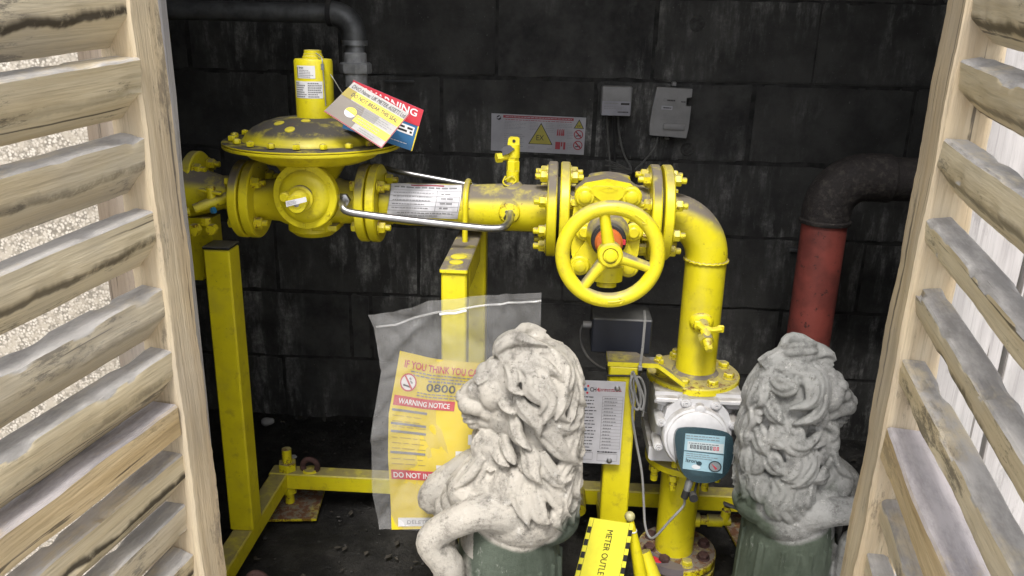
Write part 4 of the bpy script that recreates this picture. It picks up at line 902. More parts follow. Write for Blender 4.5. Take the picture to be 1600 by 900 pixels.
# ------------------------------------------------------------------ grey signal cable, looped behind the plate
cb = thing('signal_cable', 'coiled grey cable hanging by the right post and running to the meter counter', 'cable', at(1000, 650, 1.58))
m = MB(); YC = 1.565
m.tube(spline([at(990, 575, YC + .02), at(986, 590, YC), at(984, 610, YC), at(988, 632, YC), at(996, 640, YC), at(1001, 628, YC), at(998, 605, YC - .006), at(990, 588, YC), at(985, 600, YC - .008), at(990, 622, YC - .01), at(988, 650, YC - .006), at(994, 690, YC), at(1003, 740, YC - .01), at(1006, 790, YC - .02), at(1008, 820, YC - .03), at(1014, 838, YC - .04), at(1024, 838, YC - .05), at(1048, 812, YC - .06), at(1068, 790, YC - .06), c1 + V((-.004, 0, -.016))], 8), .0027, 8)
m.build('cable_run', MCABLE, cb)
m = MB(); m.tube(spline([at(989, 580, YC), at(998, 600, YC - .002), at(1006, 625, YC), at(1002, 640, YC), at(994, 622, YC + .004), at(990, 596, YC), at(1000, 590, YC), at(1008, 612, YC + .01), at(1004, 650, YC + .02)], 8), .0025, 8); m.build('cable_loop', MCABLE, cb)
m = MB(); zt2 = at(963, 588, 1.57).z
m.tube([(rxl - .003, 1.572, zt2), (rxr + .003, 1.572, zt2 + .002), (rxr + .012, 1.60, zt2 + .006), (rxr + .003, 1.628, zt2), (rxl - .003, 1.628, zt2)], .0024, 8, True)
tag(m.build('cable_tie', MBLK), 'black cable tie round the top of the right-hand post', 'cable tie')

# ------------------------------------------------------------------ wall sign, boxes, cables
YS = WALLY - .004
ws = thing('wall_sign', 'long white explosion hazard sign with yellow EX triangle on the block wall', 'sign', at(840, 210, YS))
A, B, C_, D_ = at(768, 177, YS), at(916, 184, YS), at(912, 242, YS), at(767, 235, YS)
MB().prism([A, B, C_, D_], (0, .003, 0)).build('panel', MWALLSIGN, ws, 0)
s = Sheet.quad(A, B, C_, D_, ws)
hexp = [(.08 + .026 * math.cos(PI / 2 + k * PI / 3), .105 + .068 * math.sin(PI / 2 + k * PI / 3)) for k in range(6)]; s.poly('logo', hexp, MBLK, .0008); s.poly('logo_stroke', [(.058, .11), (.09, .06), (.102, .085), (.07, .135)], MWALLSIGN, .0014)
s.rect('red_band', .125, .03, .87, .10, MREDF, .0008); s.lines(.15, .045, .85, .085, 1, MWALLSIGN, .0014, .4, 1, .04); s.lines(.15, .13, .85, .155, 1, MREDF, .0008, .6, 1, .05)
s.lines(.14, .17, .37, .40, 6, MGREYP, .0008, .25, .9, .12); s.lines(.14, .5, .37, .88, 7, MGREYP, .0008, .22, .8, .12); s.lines(.41, .17, .50, .4, 6, MGREYP, .0008, .25, .9, .2); s.lines(.58, .17, .67, .45, 6, MGREYP, .0008, .22, .9, .2); s.lines(.70, .18, .86, .3, 3, MGREYP, .0008, .25, .9, .15); s.lines(.81, .38, .87, .6, 5, MGREYP, .0008, .25, .9, .3); s.lines(.81, .7, .87, .88, 4, MGREYP, .0008, .25, .9, .3)
s.poly('hazard_triangle', [(.53, .19), (.66, .77), (.40, .77)], MBLK, .0008); s.poly('hazard_triangle_fill', [(.53, .23), (.648, .755), (.412, .755)], MYPF, .0014); s.text('EX', .485, .52, .565, .66, MBLK, .002)
s.poly('small_triangle', [(.93, .05), (.984, .30), (.875, .30)], MBLK, .0008); s.poly('small_triangle_fill', [(.93, .09), (.973, .285), (.887, .285)], MYPF, .0014); s.text('EX', .912, .20, .948, .26, MBLK, .002)
for v in (.46, .75):
    s.ring('prohibition_ring', .93, v, .05, .125, .8, MREDF, .0014); s.poly('prohibition_bar', [(.895, v - .07), (.905, v - .095), (.967, v + .07), (.957, v + .095)], MREDF, .0018); s.poly('pictogram', [(.90, v + .03), (.955, v + .0), (.955, v + .03), (.90, v + .055)], MBLK, .0012)
for u in (.70, .722, .744, .762): s.poly('red_figure', [(u, .52), (u + .004, .36), (u + .014, .32), (u + .018, .5)], MREDF, .0010)
s.rect('red_panel', .69, .68, .742, .88, MREDF, .0010); s.rect('red_panel', .75, .68, .765, .8, MREDF, .0010); s.rect('red_panel', .775, .68, .797, .88, MREDF, .0010); s.lines(.40, .83, .48, .9, 2, MGREYP, .0008); s.lines(.6, .86, .67, .92, 2, MGREYP, .0008)

def wbox(px0, py0, px1, py1, d, name, label, cat):
    a, b = at(px0, py0, WALLY - d), at(px1, py1, WALLY - d)
    t = thing(name, label, cat, ((a.x + b.x) / 2, WALLY - d / 2, b.z)); return t, a, b
t, a, b = wbox(941, 134, 986, 182, .05, 'junction_box', 'small square grey junction box on the wall, left of the data logger', 'junction box')
c = (a + b) / 2; MB().box((c.x, WALLY - .025, c.z), (b.x - a.x, .046, a.z - b.z), None, .006, 3).build('lid', MGREYBOX, t)
s = Sheet.quad(V((a.x, a.y, a.z)), V((b.x, a.y, a.z)), V((b.x, a.y, b.z)), V((a.x, a.y, b.z)), t); s.rect('label_strip', .03, .5, .96, .98, plain('pale_label', (.30, .30, .34), .5), .003, ); s.lines(.1, .54, .55, .6, 1, MGREYP, .0038, .6); s.rect('bar_code', .64, .55, .92, .62, MBLK, .0038); s.lines(.1, .66, .9, .78, 2, MGREYP, .0038, .3); s.lines(.55, .82, .9, .9, 1, MBLK, .0038, .5)
t, a, b = wbox(1015, 137, 1082, 214, .045, 'data_logger', 'pale grey data logger housing with slanted sides on the wall', 'data logger')
pg = [at(px, py, WALLY - .045) for px, py in ((1027, 136), (1082, 139), (1081, 152), (1073, 153), (1072, 166), (1080, 166), (1076, 200), (1072, 216), (1015, 211), (1015, 195), (1020, 165))]
MB().prism([(p.x, WALLY - .045, p.z) for p in pg], (0, .045, 0)).build('case', MGREYBOX, t, 20)
s = Sheet.quad(at(1027, 136, WALLY - .046), at(1082, 139, WALLY - .046), at(1075, 216, WALLY - .046), at(1015, 211, WALLY - .046), t)
s.ring('logo', .27, .25, .05, .035, .6, MGREYP, .001); s.lines(.33, .23, .55, .28, 1, MBLK, .001, .6, 1, .15); s.lines(.72, .25, .84, .29, 1, MBLK, .001, .6, 1, .4); s.rect('sticker', .2, .37, .50, .45, MWALLSIGN, .001); s.lines(.25, .39, .47, .43, 1, MBLK, .0016, .6); s.lines(.28, .5, .42, .62, 3, MGREYP, .001, .4, .9, .3); s.lines(.68, .5, .97, .62, 4, MGREYP, .001, .3, .9, .15); s.lines(.2, .64, .95, .67, 1, MGREYP, .001, .4)
MB().box(s.P(.60, .79, .001), (.062, .010, .018), None, .004, 2).build('battery_cover', MGREYBOX, t)
MB().box(at(1053, 131, WALLY - .01), (.012, .02, .012), None, .002).build('fixing_lug', MGREYBOX, t); MB().box(at(1042, 216, WALLY - .01), (.012, .02, .006), None, .002).build('fixing_lug', MGREYBOX, t)
def cable(pts, r, lab, mat=MCABLED): tag(MB().tube(spline(pts, 8), r, 7).build('cable', mat), lab, 'cable')
K = at(989, 268, WALLY - .06)
cable([at(966, 182, WALLY - .03), at(967, 205, WALLY - .02), at(974, 238, WALLY - .03), at(984, 258, WALLY - .05), K], .0028, 'pale cable hanging from the grey junction box to the cable bundle')
cable([at(1028, 214, WALLY - .03), at(1022, 232, WALLY - .03), at(1006, 252, WALLY - .05), K], .0028, 'pale cable curving from the data logger to the cable bundle')
cable([at(948, 182, WALLY - .03), at(950, 215, WALLY - .02), at(953, 255, WALLY - .05), at(954, 285, WALLY - .08)], .0024, 'thin grey cable straight down from the junction box behind the valve')
cable([at(958, 182, WALLY - .03), at(960, 230, WALLY - .02), at(962, 300, WALLY - .05), at(960, 430, WALLY - .05), at(964, 455, WALLY - .05), at(962, 480, WALLY - .05)], .003, 'black cable from the junction box down behind the handwheel', MRUBBER)
bd = thing('cable_bundle', 'tied bundle of loose grey cable ends above the gate valve', 'cable', K); rr = random.Random(4)
for k in range(9):
    y0 = 250 + 4.2 * k; MB().tube(spline([K + V((rr.uniform(-.004, .004), 0, rr.uniform(-.006, .006))), at(972 - rr.uniform(0, 6), 266 + (y0 - 266) * .5, WALLY - .07), at(944 + rr.uniform(0, 12), y0, WALLY - .05 - rr.uniform(0, .03))], 6), .0021, 6).build('strand', MCABLED, bd)
MB().tube([K + V((0, 0, .014)), K + V((.002, -.01, 0)), K + V((0, 0, -.016))], .004, 8).build('tie', MRUBBER, bd)
tag(MB().beam(at(600, 127, WALLY - .02), at(648, 127, WALLY - .02), .005, .006).build('metal_strip', MGALVD), 'thin grey metal strip fixed to the wall beside the warning tags', 'metal strip')

# ------------------------------------------------------------------ vent conduit top left
YV = 2.06
cv = thing('vent_pipe', 'dirty galvanised steel pipe along the top left, turning down above the regulator', 'pipe', at(500, 20, YV))
za = at(520, 21, YV); xl = at(225, 16, YV).x; ve = at(554, 60, YV); rg_ = .0235
MB().tube([(xl, YV, za.z), (za.x - .01, YV, za.z)], rg_, 24).build('horizontal_run', MGALVD, cv, 60)
rbv = ve.x - za.x; pts = [(za.x - .008, YV, za.z)] + [(za.x + rbv * math.sin(q), YV, za.z - rbv + rbv * math.cos(q)) for q in np.linspace(0, PI / 2, 12)] + [(ve.x, YV, za.z - rbv - .014)]
MB().tube(pts, [.029] + [.029] * 12 + [.029], 26).build('elbow', MGALVD, cv, 60)
MB().lathe((za.x - .012, YV, za.z), AX, [(0, .031), (.012, .031)], 24).build('collar', MRUBBER, cv); MB().lathe((ve.x, YV, za.z - rbv - .022), (0, 0, 1), [(0, .0315), (.012, .0315)], 24).build('collar', MGALV, cv)
MB().cyl((ve.x, YV, at(554, 160, YV).z), (ve.x, YV, za.z - rbv), .0235, n=24).build('vertical_run', MGALV, cv, 60)
MGALVL = plain('bright_galvanised', (.5, .51, .52), .55, .3, .25, 30, .1); zu = at(554, 100, YV).z; m = MB(); m.lathe((ve.x, YV, zu - .022), (0, 0, 1), [(0, .038), (.004, .040), (.022, .040), (.026, .036)], 8, .2); m.lathe((ve.x, YV, zu + .004), (0, 0, 1), [(0, .028), (.02, .028), (.024, .025)], 20); m.lathe((ve.x, YV, zu - .055), (0, 0, 1), [(0, .029), (.033, .029)], 12); m.build('union_nut', MGALVL, cv)

# ------------------------------------------------------------------ red soil pipe on the right
YR = 2.05
rpz = thing('soil_pipe', 'dull red vertical pipe with a sooty black elbow behind the second lion', 'pipe', at(1240, 700, YR))
ra = at(1289, 345, YR); rpr = (at(1325, 345, YR).x - at(1253, 345, YR).x) / 2
rbx = at(1262, 530, YR)
xr = ra.x
MB().tube([(xr, YR, 0), (xr, YR, ra.z)], rpr * .97, 36).build('pipe', MREDPIPE, rpz, 60)
zr = at(1350, 277, YR).z; RBR = zr - ra.z - .0; 
RBR = .088
pts = [(xr, YR, ra.z - .003), (xr, YR, zr - RBR)] + [(xr + RBR - RBR * math.cos(q), YR, zr - RBR + RBR * math.sin(q)) for q in np.linspace(0, PI / 2, 16)] + [(xr + RBR + .05, YR, zr)]
MB().tube(pts, rpr * 1.04, 36).build('elbow', MCAST, rpz, 60)
MB().lathe((xr, YR, ra.z - .006), (0, 0, 1), [(0, rpr * 1.07), (.003, rpr * 1.10), (.009, rpr * 1.10), (.012, rpr * 1.05)], 36).build('socket_rim', MCAST, rpz)
MB().tube([(xr + RBR + .04, YR, zr - .002), (xr + RBR + .5, YR, zr - .002)], rpr * .94, 32).build('horizontal_run', MCAST, rpz, 60)
MB().lathe((xr + RBR + .045, YR, zr - .002), AX, [(0, rpr * 1.03), (.006, rpr * 1.05), (.012, rpr * 1.0)], 32).build('socket_rim', MCAST, rpz); MB().lathe((xr + RBR + .14, YR, zr - .002), AX, [(0, rpr * .9), (.004, rpr * 1.06), (.016, rpr * 1.06), (.02, rpr * .9)], 32).build('socket_rim', MCAST, rpz)
tag(MB().box(at(1239, 390, WALLY - .012), (.03, .024, .012), None, .003).build('pipe_bracket', MGALVD), 'small grey fixing lug on the wall left of the red pipe', 'bracket')

# ------------------------------------------------------------------ hanging tags on the regulator
wt = thing('warning_tag', 'red and blue card reading WARNING, tucked behind the yellow seal card', 'tag', at(600, 185, 1.56)); YT = 1.60
A, B, C_, D_ = at(552, 125, YT), at(662, 172, YT + .01), at(644, 236, YT), at(535, 200, YT)
MB().prism([A, B, C_, D_], (0, .0012, 0)).build('card', MBLUE, wt, 0); s = Sheet.quad(A, B, C_, D_, wt); s.rect('red_panel', 0, 0, 1, .40, MRED, .0006); s.text('WARNING', .18, .05, .93, .215, MWHITE, .0012, True); s.rect('white_panel', .45, .46, .95, .66, MWHITE, .0008); s.lines(.5, .48, .93, .64, 2, MBLK, .0012, .6, 1, .4); s.lines(.5, .86, .9, .9, 1, MWHITE, .0012, .3); s.rect('yellow_edge', .985, .4, 1.0, 1, MYP, .0009)
sl = thing('seal_card', 'yellow and white card reading DO NOT BREAK THIS SEAL, leaning on the dome', 'tag', at(570, 185, 1.52)); YT = 1.535
A, B, C_, D_ = at(553, 128, YT + .03), at(640, 178, YT + .02), at(596, 232, YT - .015), at(506, 174, YT + .0)
nS = (B - A).cross(A - D_).normalized(); MB().prism([A, B, C_, D_], nS * -.0012).build('card', plain('soiled_card', (.46, .45, .44), .6, var=.15, scale=25), sl, 0); s = Sheet.quad(A, B, C_, D_, sl)
s.text('DNO Name: UK METER ASSETS Ltd', .04, .05, .97, .15, MBLK, .0008); s.rect('yellow_band', 0, .18, 1, .40, MYP, .0006); s.text('DO NOT BREAK THIS SEAL', .12, .235, .93, .335, MBLK, .0011, True)
s.rect('yellow_band', .40, .64, 1, .82, MYP, .0006); s.rect('grubby_panel', 0, .18, .16, .42, plain('grubby_yellow', (.34, .27, .05), .6), .0009); s.rect('grubby_panel', 0, .42, .46, 1, MBROWN, .0004); s.rect('grubby_panel', .42, .42, .68, .64, plain('grey_card', (.30, .29, .28), .6), .0004)
s.lines(.3, .45, .97, .6, 3, MGREYP, .0010, .25, .95, .08); s.lines(.45, .67, .9, .8, 2, MGREYP, .0010, .3, .8, .1); s.lines(.55, .86, .95, .96, 2, MGREYP, .0010, .25, .8, .1)
s.disc('round_sticker', .30, .68, .088, .13, MWHITE, .0010); s.poly('round_sticker_top', [(.30 + .088 * math.cos(q), .68 + .13 * math.sin(q)) for q in np.linspace(PI * 1.0, PI * 2.05, 14)], MYP, .0014); s.lines(.25, .6, .36, .66, 2, MGREYP, .0018, .3); s.rect('red_edge', 0, .975, 1, 1.0, MREDF, .0008); s.rect('red_edge', .985, 0, 1.0, .975, MREDF, .0008)
m = MB(); m.tube(spline([sc0 + V((.02, -.03, hcy + .004)), sc0 + V((rcy + .004, -.012, hcy * .7)), at(540, 150, YT + .05), at(551, 130, YT + .03)], 6), .001, 6); m.build('cord', MGALV, sl)

# ------------------------------------------------------------------ plastic bag with notice
YB = 1.385
rgd = random.Random(1)
FOLDS = [(rgd.uniform(0, 1), rgd.uniform(0, 1), rgd.uniform(0, 3.14), rgd.uniform(.15, .45), rgd.choice((-1, 1)) * rgd.uniform(.004, .009), rgd.uniform(.012, .03)) for _ in range(26)]
def bagpt(u, v, lay):
    # outline of the hanging bag: u across, v down
    Lx = np.interp(v, [0, .06, .25, .5, .8, 1], [573, 583, 596, 584, 582, 591]); Rx = np.interp(v, [0, 1], [846, 838])
    Ty = np.interp(u, [0, .15, .35, .6, 1], [495, 489, 471, 463, 457]); By = np.interp(u, [0, 1], [831, 818])
    p = at(Lx + (Rx - Lx) * u, Ty + (By - Ty) * v, YB)
    puff = math.sin(PI * min(max(u, 0), 1)) ** .7 * math.sin(PI * min(v * .97 + .0, 1)) ** .6
    wr = .006 * noise.noise(V((u * 5, v * 7, 1 + lay))) + .0035 * noise.noise(V((u * 14 + v * 9, v * 12, 4))) - .004 * abs(noise.noise(V((u * 9 - v * 11, u * 6 + v * 5, 8 + lay * 3))))
    for fu, fv, fa, fl_, fd, fw in FOLDS:
        du, dv = u - fu, v - fv; al = du * math.cos(fa) + dv * math.sin(fa); ac_ = -du * math.sin(fa) + dv * math.cos(fa); wr += fd * math.exp(-(ac_ / fw) ** 2) * max(0, 1 - (al / fl_) ** 2) * (.6 if lay else 1)
    edge = .012 * math.sin(5 * v + 2) * (1 - u) ** 3
    return p + V((0, (-.010 if lay == 0 else .008) * puff + wr + edge, 0))
t = NT('clear_polythene', .18, spec=.7); t.color(t.mix(t.noise(6, 3, lo=.4, hi=.7), (.42, .42, .42), (.6, .6, .6))); t.b.inputs['Roughness'].default_value = .12; t.b.inputs['Alpha'].default_value = .17; t.bump(t.noise(11, 3, .5, stretch=(1, 1, .7), dist=.5), .7, .03); MBAG = t.m
bag = thing('plastic_bag', 'clear grip-seal plastic bag hung on the middle post behind the first lion', 'bag', at(710, 830, YB))
for lay, nm in ((0, 'front_film'), (1, 'back_film')):
    m = MB(); nu, nv = 60, 72
    for j in range(nv + 1):
        for i in range(nu + 1): m.v.append(bagpt(i / nu, j / nv, lay))
    for j in range(nv):
        for i in range(nu): a_ = j * (nu + 1) + i; m.f.append((a_, a_ + nu + 1, a_ + nu + 2, a_ + 1))
    m.build(nm, MBAG, bag, 180, None, False)
t = NT('grip_seal', .25); t.color((.6, .6, .6)); t.b.inputs['Alpha'].default_value = .3
m = MB(); m.tube([bagpt(u, .035 + .02 * (1 - u), 0) + V((0, -.001, 0)) for u in np.linspace(.02, 1, 26)], .0022, 6); m.build('grip_seal', t.m, bag)
m = MB(); m.tube([bagpt(u, .045 + .02 * (1 - u), 0) + V((0, -.002, 0)) for u in np.linspace(.40, .56, 8)], .0024, 8); m.build('cable_tie', MWHITE, bag)
# notice inside the bag
nc = thing('warning_notice', 'yellow gas warning notice with red headings inside the clear bag', 'notice', at(690, 828, YB + .003))
def ncf(u, v):
    Lx = np.interp(v, [0, .35, .6, 1], [625, 607, 606, 611]); Rx = np.interp(v, [0, 1], [800, 792]); Ty = np.interp(u, [0, .3, .6, 1], [548, 562, 567, 568]); By = np.interp(u, [0, 1], [830, 820])
    p = at(Lx + (Rx - Lx) * u, Ty + (By - Ty) * v, YB + .002) + V((0, .0045 * math.sin(4 * u + 2 * v) + .003 * math.sin(9 * v), 0)); return p, FR
sN = Sheet(ncf, nc)
MNOT = plain('notice_yellow', (.78, .60, .012), .5, var=.08, scale=8)
sN.rect('paper', 0, 0, 1, 1, MNOT, 0.0, 12, 20)
sN.text('IF YOU THINK YOU CA', .06, .040, .70, .085, MRED, .0016, True)
sN.lines(.12, .09, .72, .128, 2, MGREYP, .0016, .38, 1, .06); sN.lines(.28, .125, .72, .15, 1, MGREYP, .0016, .45, 1, .08)
sN.disc('no_smoking_field', .115, .165, .062, .046, MWHITE, .0012); sN.ring('no_smoking_ring', .115, .165, .070, .052, .84, MRED, .002)
sN.poly('cigarette', [(.075, .178), (.145, .186), (.145, .196), (.075, .188)], MBLK, .0016); sN.poly('no_smoking_bar', [(.075, .133), (.088, .128), (.157, .196), (.144, .202)], MRED, .0022)
sN.poly('smoke_curl', [(.122, .134), (.138, .142), (.134, .153), (.153, .162), (.148, .174), (.128, .161), (.131, .152), (.117, .144)], MGREYP, .0016)
sN.text('0800 1', .27, .150, .60, .198, MBLK, .0016, True); sN.lines(.20, .205, .72, .238, 2, MGREYP, .0016, .38, .95, .07)
sN.rect('red_heading', .02, .245, .53, .30, MRED, .0012, 4, 1); sN.text('WARNING NOTICE', .06, .258, .49, .288, MWHITE, .0022, True)
for v in (.318, .392, .435, .552): sN.rect('rule', .02, v, .31, v + .013, MGREYP, .0014, 3, 1)
sN.lines(.03, .34, .31, .64, 10, plain('dull_yellow_print', (.42, .32, .05), .5), .0013, .12, .9, .3)
for r_ in ((.66, .43, .80, .49), (.56, .53, .68, .58), (.40, .62, .50, .65)): sN.rect('white_field', *r_, MWHITE, .0014)
sN.rect('red_heading', .02, .66, .53, .715, MRED, .0012, 4, 1); sN.text('DO NOT INTERFERE', .04, .672, .56, .704, MWHITE, .0022, True)
sN.rect('white_heading', .06, .935, .6, .982, MWHITE, .0012, 4, 1); sN.text('DELETE AS', .14, .948, .40, .968, MGREYP, .0022)

# ------------------------------------------------------------------ lion statues
def stone_mat(name, a, b, green, split, pale=.5):
    t = NT(name, .88, spec=.2)
    c = t.mix(t.noise(5, 5, .6, lo=.35, hi=.68), a, b)
    c = t.mix(t.math('MULTIPLY', t.noise(22, 8, .82, lo=.46, hi=.66), .72), c, tuple(x * .34 for x in b))
    c = t.mix(t.math('MULTIPLY', t.noise(75, 5, .8, lo=.56, hi=.70), .8), c, (.085, .08, .07))
    c = t.mix(t.math('MULTIPLY', t.noise(38, 5, .8, lo=.58, hi=.68), pale), c, (.66, .65, .62))
    at_ = t.n('ShaderNodeAttribute', attribute_name='algae'); g = at_.outputs['Fac']
    gc = t.mix(t.noise(7, 6, .7, stretch=(1, 1, .35), lo=.35, hi=.68), green, tuple(x * 1.7 + .03 for x in green))
    gc = t.mix(t.noise(22, 6, .8, stretch=(1.5, 1.5, .6), lo=.6, hi=.72), gc, (.40, .41, .38))
    c = t.mix(g, c, gc); t.color(c); t.bump(t.noise(90, 8, .8), .8, .006); return t.m

LS, LY, LX0 = 0.79, 1.30, at(838, 520, 1.30)
LB = LX0.z - .745 * LS
def pl(px, py, b=0):
    """profile measurements of the left lion, in its own units"""
    q = at(px, py, LY - b * LS); return ((LX0.x - q.x) / LS, (q.z - LB) / LS)
def lion(label, base, yaw, mirror, mat, group, seed, sc=1.0, second=False):
    """Seated lion, modelled as one surface; local frame: a forward, b sideways, c up."""
    rd = random.Random(seed); m = MB()
    def P(px, py, b): a, c = pl(px, py, b); return V((a, b, c))
    def E_(px, py, b, r, deg=0): m.ell(P(px, py, b), r, Matrix.Rotation(R(deg), 3, 'Y') if deg else None)
    # trunk and haunches, tall enough to stand on the ground
    foot = -base.z / (LS * sc)
    m.lathe(V((.048, 0, foot + .05)), (0, 0, 1), [(0, .15), (.12, .142), (-foot - .05, .132), (-foot + .08, .128), (-foot + .16, .118), (-foot + .25, .10), (-foot + .33, .07)], 36)
    m.box(V((.06, 0, foot + .035)), (.46, .34, .07), None, .012)
    for s_ in (-1, 1): m.ell(V((-.01, s_ * .09, foot + .16)), (.12, .06, .13)); m.ell(V((.12, s_ * .11, foot + .10)), (.10, .045, .04))
    # hanging folds of fur on the trunk
    for k in range(22):
        q = 2 * PI * k / 22 + rd.uniform(-.1, .1); r0 = rd.uniform(.121, .128); d = rd.uniform(-.12, .12)
        m.tube([V((.048 + r0 * math.cos(q + d * t), r0 * math.sin(q + d * t), .20 - t * .42)) for t in (0, .25, .5, .75, 1)], [.004, .008, .010, .008, .004], 6)
    # head
    m.ell(P(814, 600, 0), (.072, .072, .10)); m.ell(P(804, 640, 0), (.070, .064, .075)); m.ell(P(838, 720, 0), (.085, .08, .16)); m.ell(P(835, 640, 0), (.074, .074, .13))
    E_(773, 583, 0, (.027, .048, .040)); E_(757, 578, 0, (.020, .030, .018), 40)
    E_(738, 603, 0, (.036, .021, .0165), 38); E_(719, 616, 0, (.0095, .0185, .0125), 12); E_(722, 626, 0, (.010, .010, .014))
    for s_ in (-1, 1):
        E_(752, 587, s_ * .027, (.021, .017, .0115), 30); E_(734, 629, s_ * .0175, (.027, .021, .0235), 14); E_(745, 634, s_ * .026, (.024, .018, .020), 10)
        E_(748, 608, s_ * .017, (.030, .021, .026), 35); E_(756, 612, s_ * .026, (.026, .018, .026), 20); E_(752, 599, s_ * .0385, (.0085, .0065, .0070)); E_(754, 604, s_ * .0385, (.014, .008, .0045), 10); E_(752, 594, s_ * .040, (.015, .0085, .0045), 30)
        E_(770, 616, s_ * .040, (.032, .021, .036)); E_(757, 612, s_ * .037, (.020, .014, .010), 40); E_(716, 621, s_ * .012, (.0055, .006, .0045)); E_(762, 644, s_ * .030, (.024, .014, .018), -14)
    E_(742, 650, 0, (.029, .0235, .0095), 16); E_(743, 659, 0, (.019, .019, .0125), 10); E_(764, 652, 0, (.034, .033, .022)); E_(729, 644, 0, (.012, .020, .0050), 20)
    # chest
    m.ell(P(790, 700, 0), (.075, .062, .09)); m.ell(P(775, 750, 0), (.085, .075, .08)); m.ell(P(830, 790, 0), (.11, .10, .085)); shy = 26 if second else 0
    m.ell(P(812, 808 + shy, .050), (.095, .070, .066)); m.ell(P(850, 805, .0), (.085, .09, .06)); m.ell(P(800, 785, -.045), (.08, .06, .06))
    E_(742, 762, .0, (.066, .075, .060)); E_(722, 778, -.02, (.05, .06, .045)); E_(704, 786, -.03, (.036, .05, .034)); E_(720, 800, .03, (.04, .05, .03)); E_(768, 790, .02, (.07, .08, .06))
    m.ell(V((-.002, 0, .680)), (.072, .066, .050)); m.ell(V((-.02, 0, .62)), (.075, .078, .08))
    # mane envelope: fore-and-aft and sideways radius round its axis at each height
    hs_ = [.285, .315, .350, .411, .511, .611, .672, .700, .720, .728]; ra_ = [.07, .088, .100, .100, .088, .086, .080, .066, .038, .012]; rb_2 = [.085, .104, .110, .108, .100, .096, .088, .070, .040, .012]; ca_ = [-.012, -.006, .004, .002, -.014, -.006, .004, .004, .000, .0]
    vs = []; fs = []; NR = 28
    for c_, x_, y_, a_ in zip(hs_, ra_, rb_2, ca_):
        for k in range(NR):
            q = 2 * PI * k / NR; f_ = .72 if (math.cos(q) > .5 and c_ > .5) else (.90 if second else .84)
            vs.append(V((a_ + x_ * f_ * math.cos(q), y_ * (.91 if second else .84) * math.sin(q), c_ - .010)))
    for i in range(len(hs_) - 1):
        for k in range(NR): fs.append((i * NR + k, i * NR + (k + 1) % NR, (i + 1) * NR + (k + 1) % NR, (i + 1) * NR + k))
    fs.append(tuple(reversed(range(NR)))); n0 = (len(hs_) - 1) * NR; fs.append(tuple(range(n0, n0 + NR))); m.add(vs, fs)
    def env(c, q):
        return V((np.interp(c, hs_, ca_) + np.interp(c, hs_, ra_) * math.cos(q), np.interp(c, hs_, rb_2) * math.sin(q), c))
    def lock(pts, outs, w, th):
        """a flat wavy strand with combed ridges, thickening and then running out to a curled point"""
        N = len(pts); K = 16; vs = []; fs = []
        for i in range(N):
            t_ = i / (N - 1); T = (pts[min(i + 1, N - 1)] - pts[max(i - 1, 0)]).normalized(); o_ = (outs[i] - T * outs[i].dot(T)).normalized(); sd = T.cross(o_)
            ww = w * (.55 + .55 * math.sin(PI * min(t_ * 1.15, 1))) * (1 if t_ < .72 else max(.10, 1 - ((t_ - .72) / .28) ** 1.5 * .92)); tt = th * (.75 + .5 * t_) * (1 if t_ < .85 else 1 - (t_ - .85) / .15 * .6)
            for k in range(K):
                q = 2 * PI * k / K; x = math.cos(q); rg_ = 1 + .20 * math.cos(3.0 * PI * x + 1.0) if math.sin(q) > 0 else 1
                vs.append(pts[i] + sd * ww * x + o_ * tt * math.sin(q) * rg_)
        for i in range(N - 1):
            for k in range(K): fs.append((i * K + k, i * K + (k + 1) % K, (i + 1) * K + (k + 1) % K, (i + 1) * K + k))
        fs.append(tuple(reversed(range(K)))); fs.append(tuple(range((N - 1) * K, N * K))); m.add(vs, fs)
    def strands(pts, outs, w, th):
        lock(pts, outs, w * .95, th * .55); N = len(pts)
        for j in (-1, 0, 1):
            pp_ = []; rr_ = []
            for i in range(N):
                t_ = i / (N - 1); T = (pts[min(i + 1, N - 1)] - pts[max(i - 1, 0)]).normalized(); o_ = (outs[i] - T * outs[i].dot(T)).normalized(); sd = T.cross(o_)
                tp_ = (.60 + .48 * math.sin(PI * min(t_ * 1.15, 1))) * (1 if t_ < .70 else max(.12, 1 - ((t_ - .70) / .30) ** 1.4 * .88))
                pp_.append(pts[i] + sd * (w * .62 * j * tp_) + o_ * th * (.40 - .20 * abs(j))); rr_.append(max(.0022, w * .40 * tp_))
            m.tube(pp_, rr_, 8)
    rows = [(.728, 8, .125, .026), (.700, 12, .130, .0235), (.652, 13, .135, .0235), (.598, 13, .14, .0235), (.542, 13, .14, .0235), (.486, 14, .135, .0235), (.432, 14, .12, .0235), (.400, 14, .09, .022)]
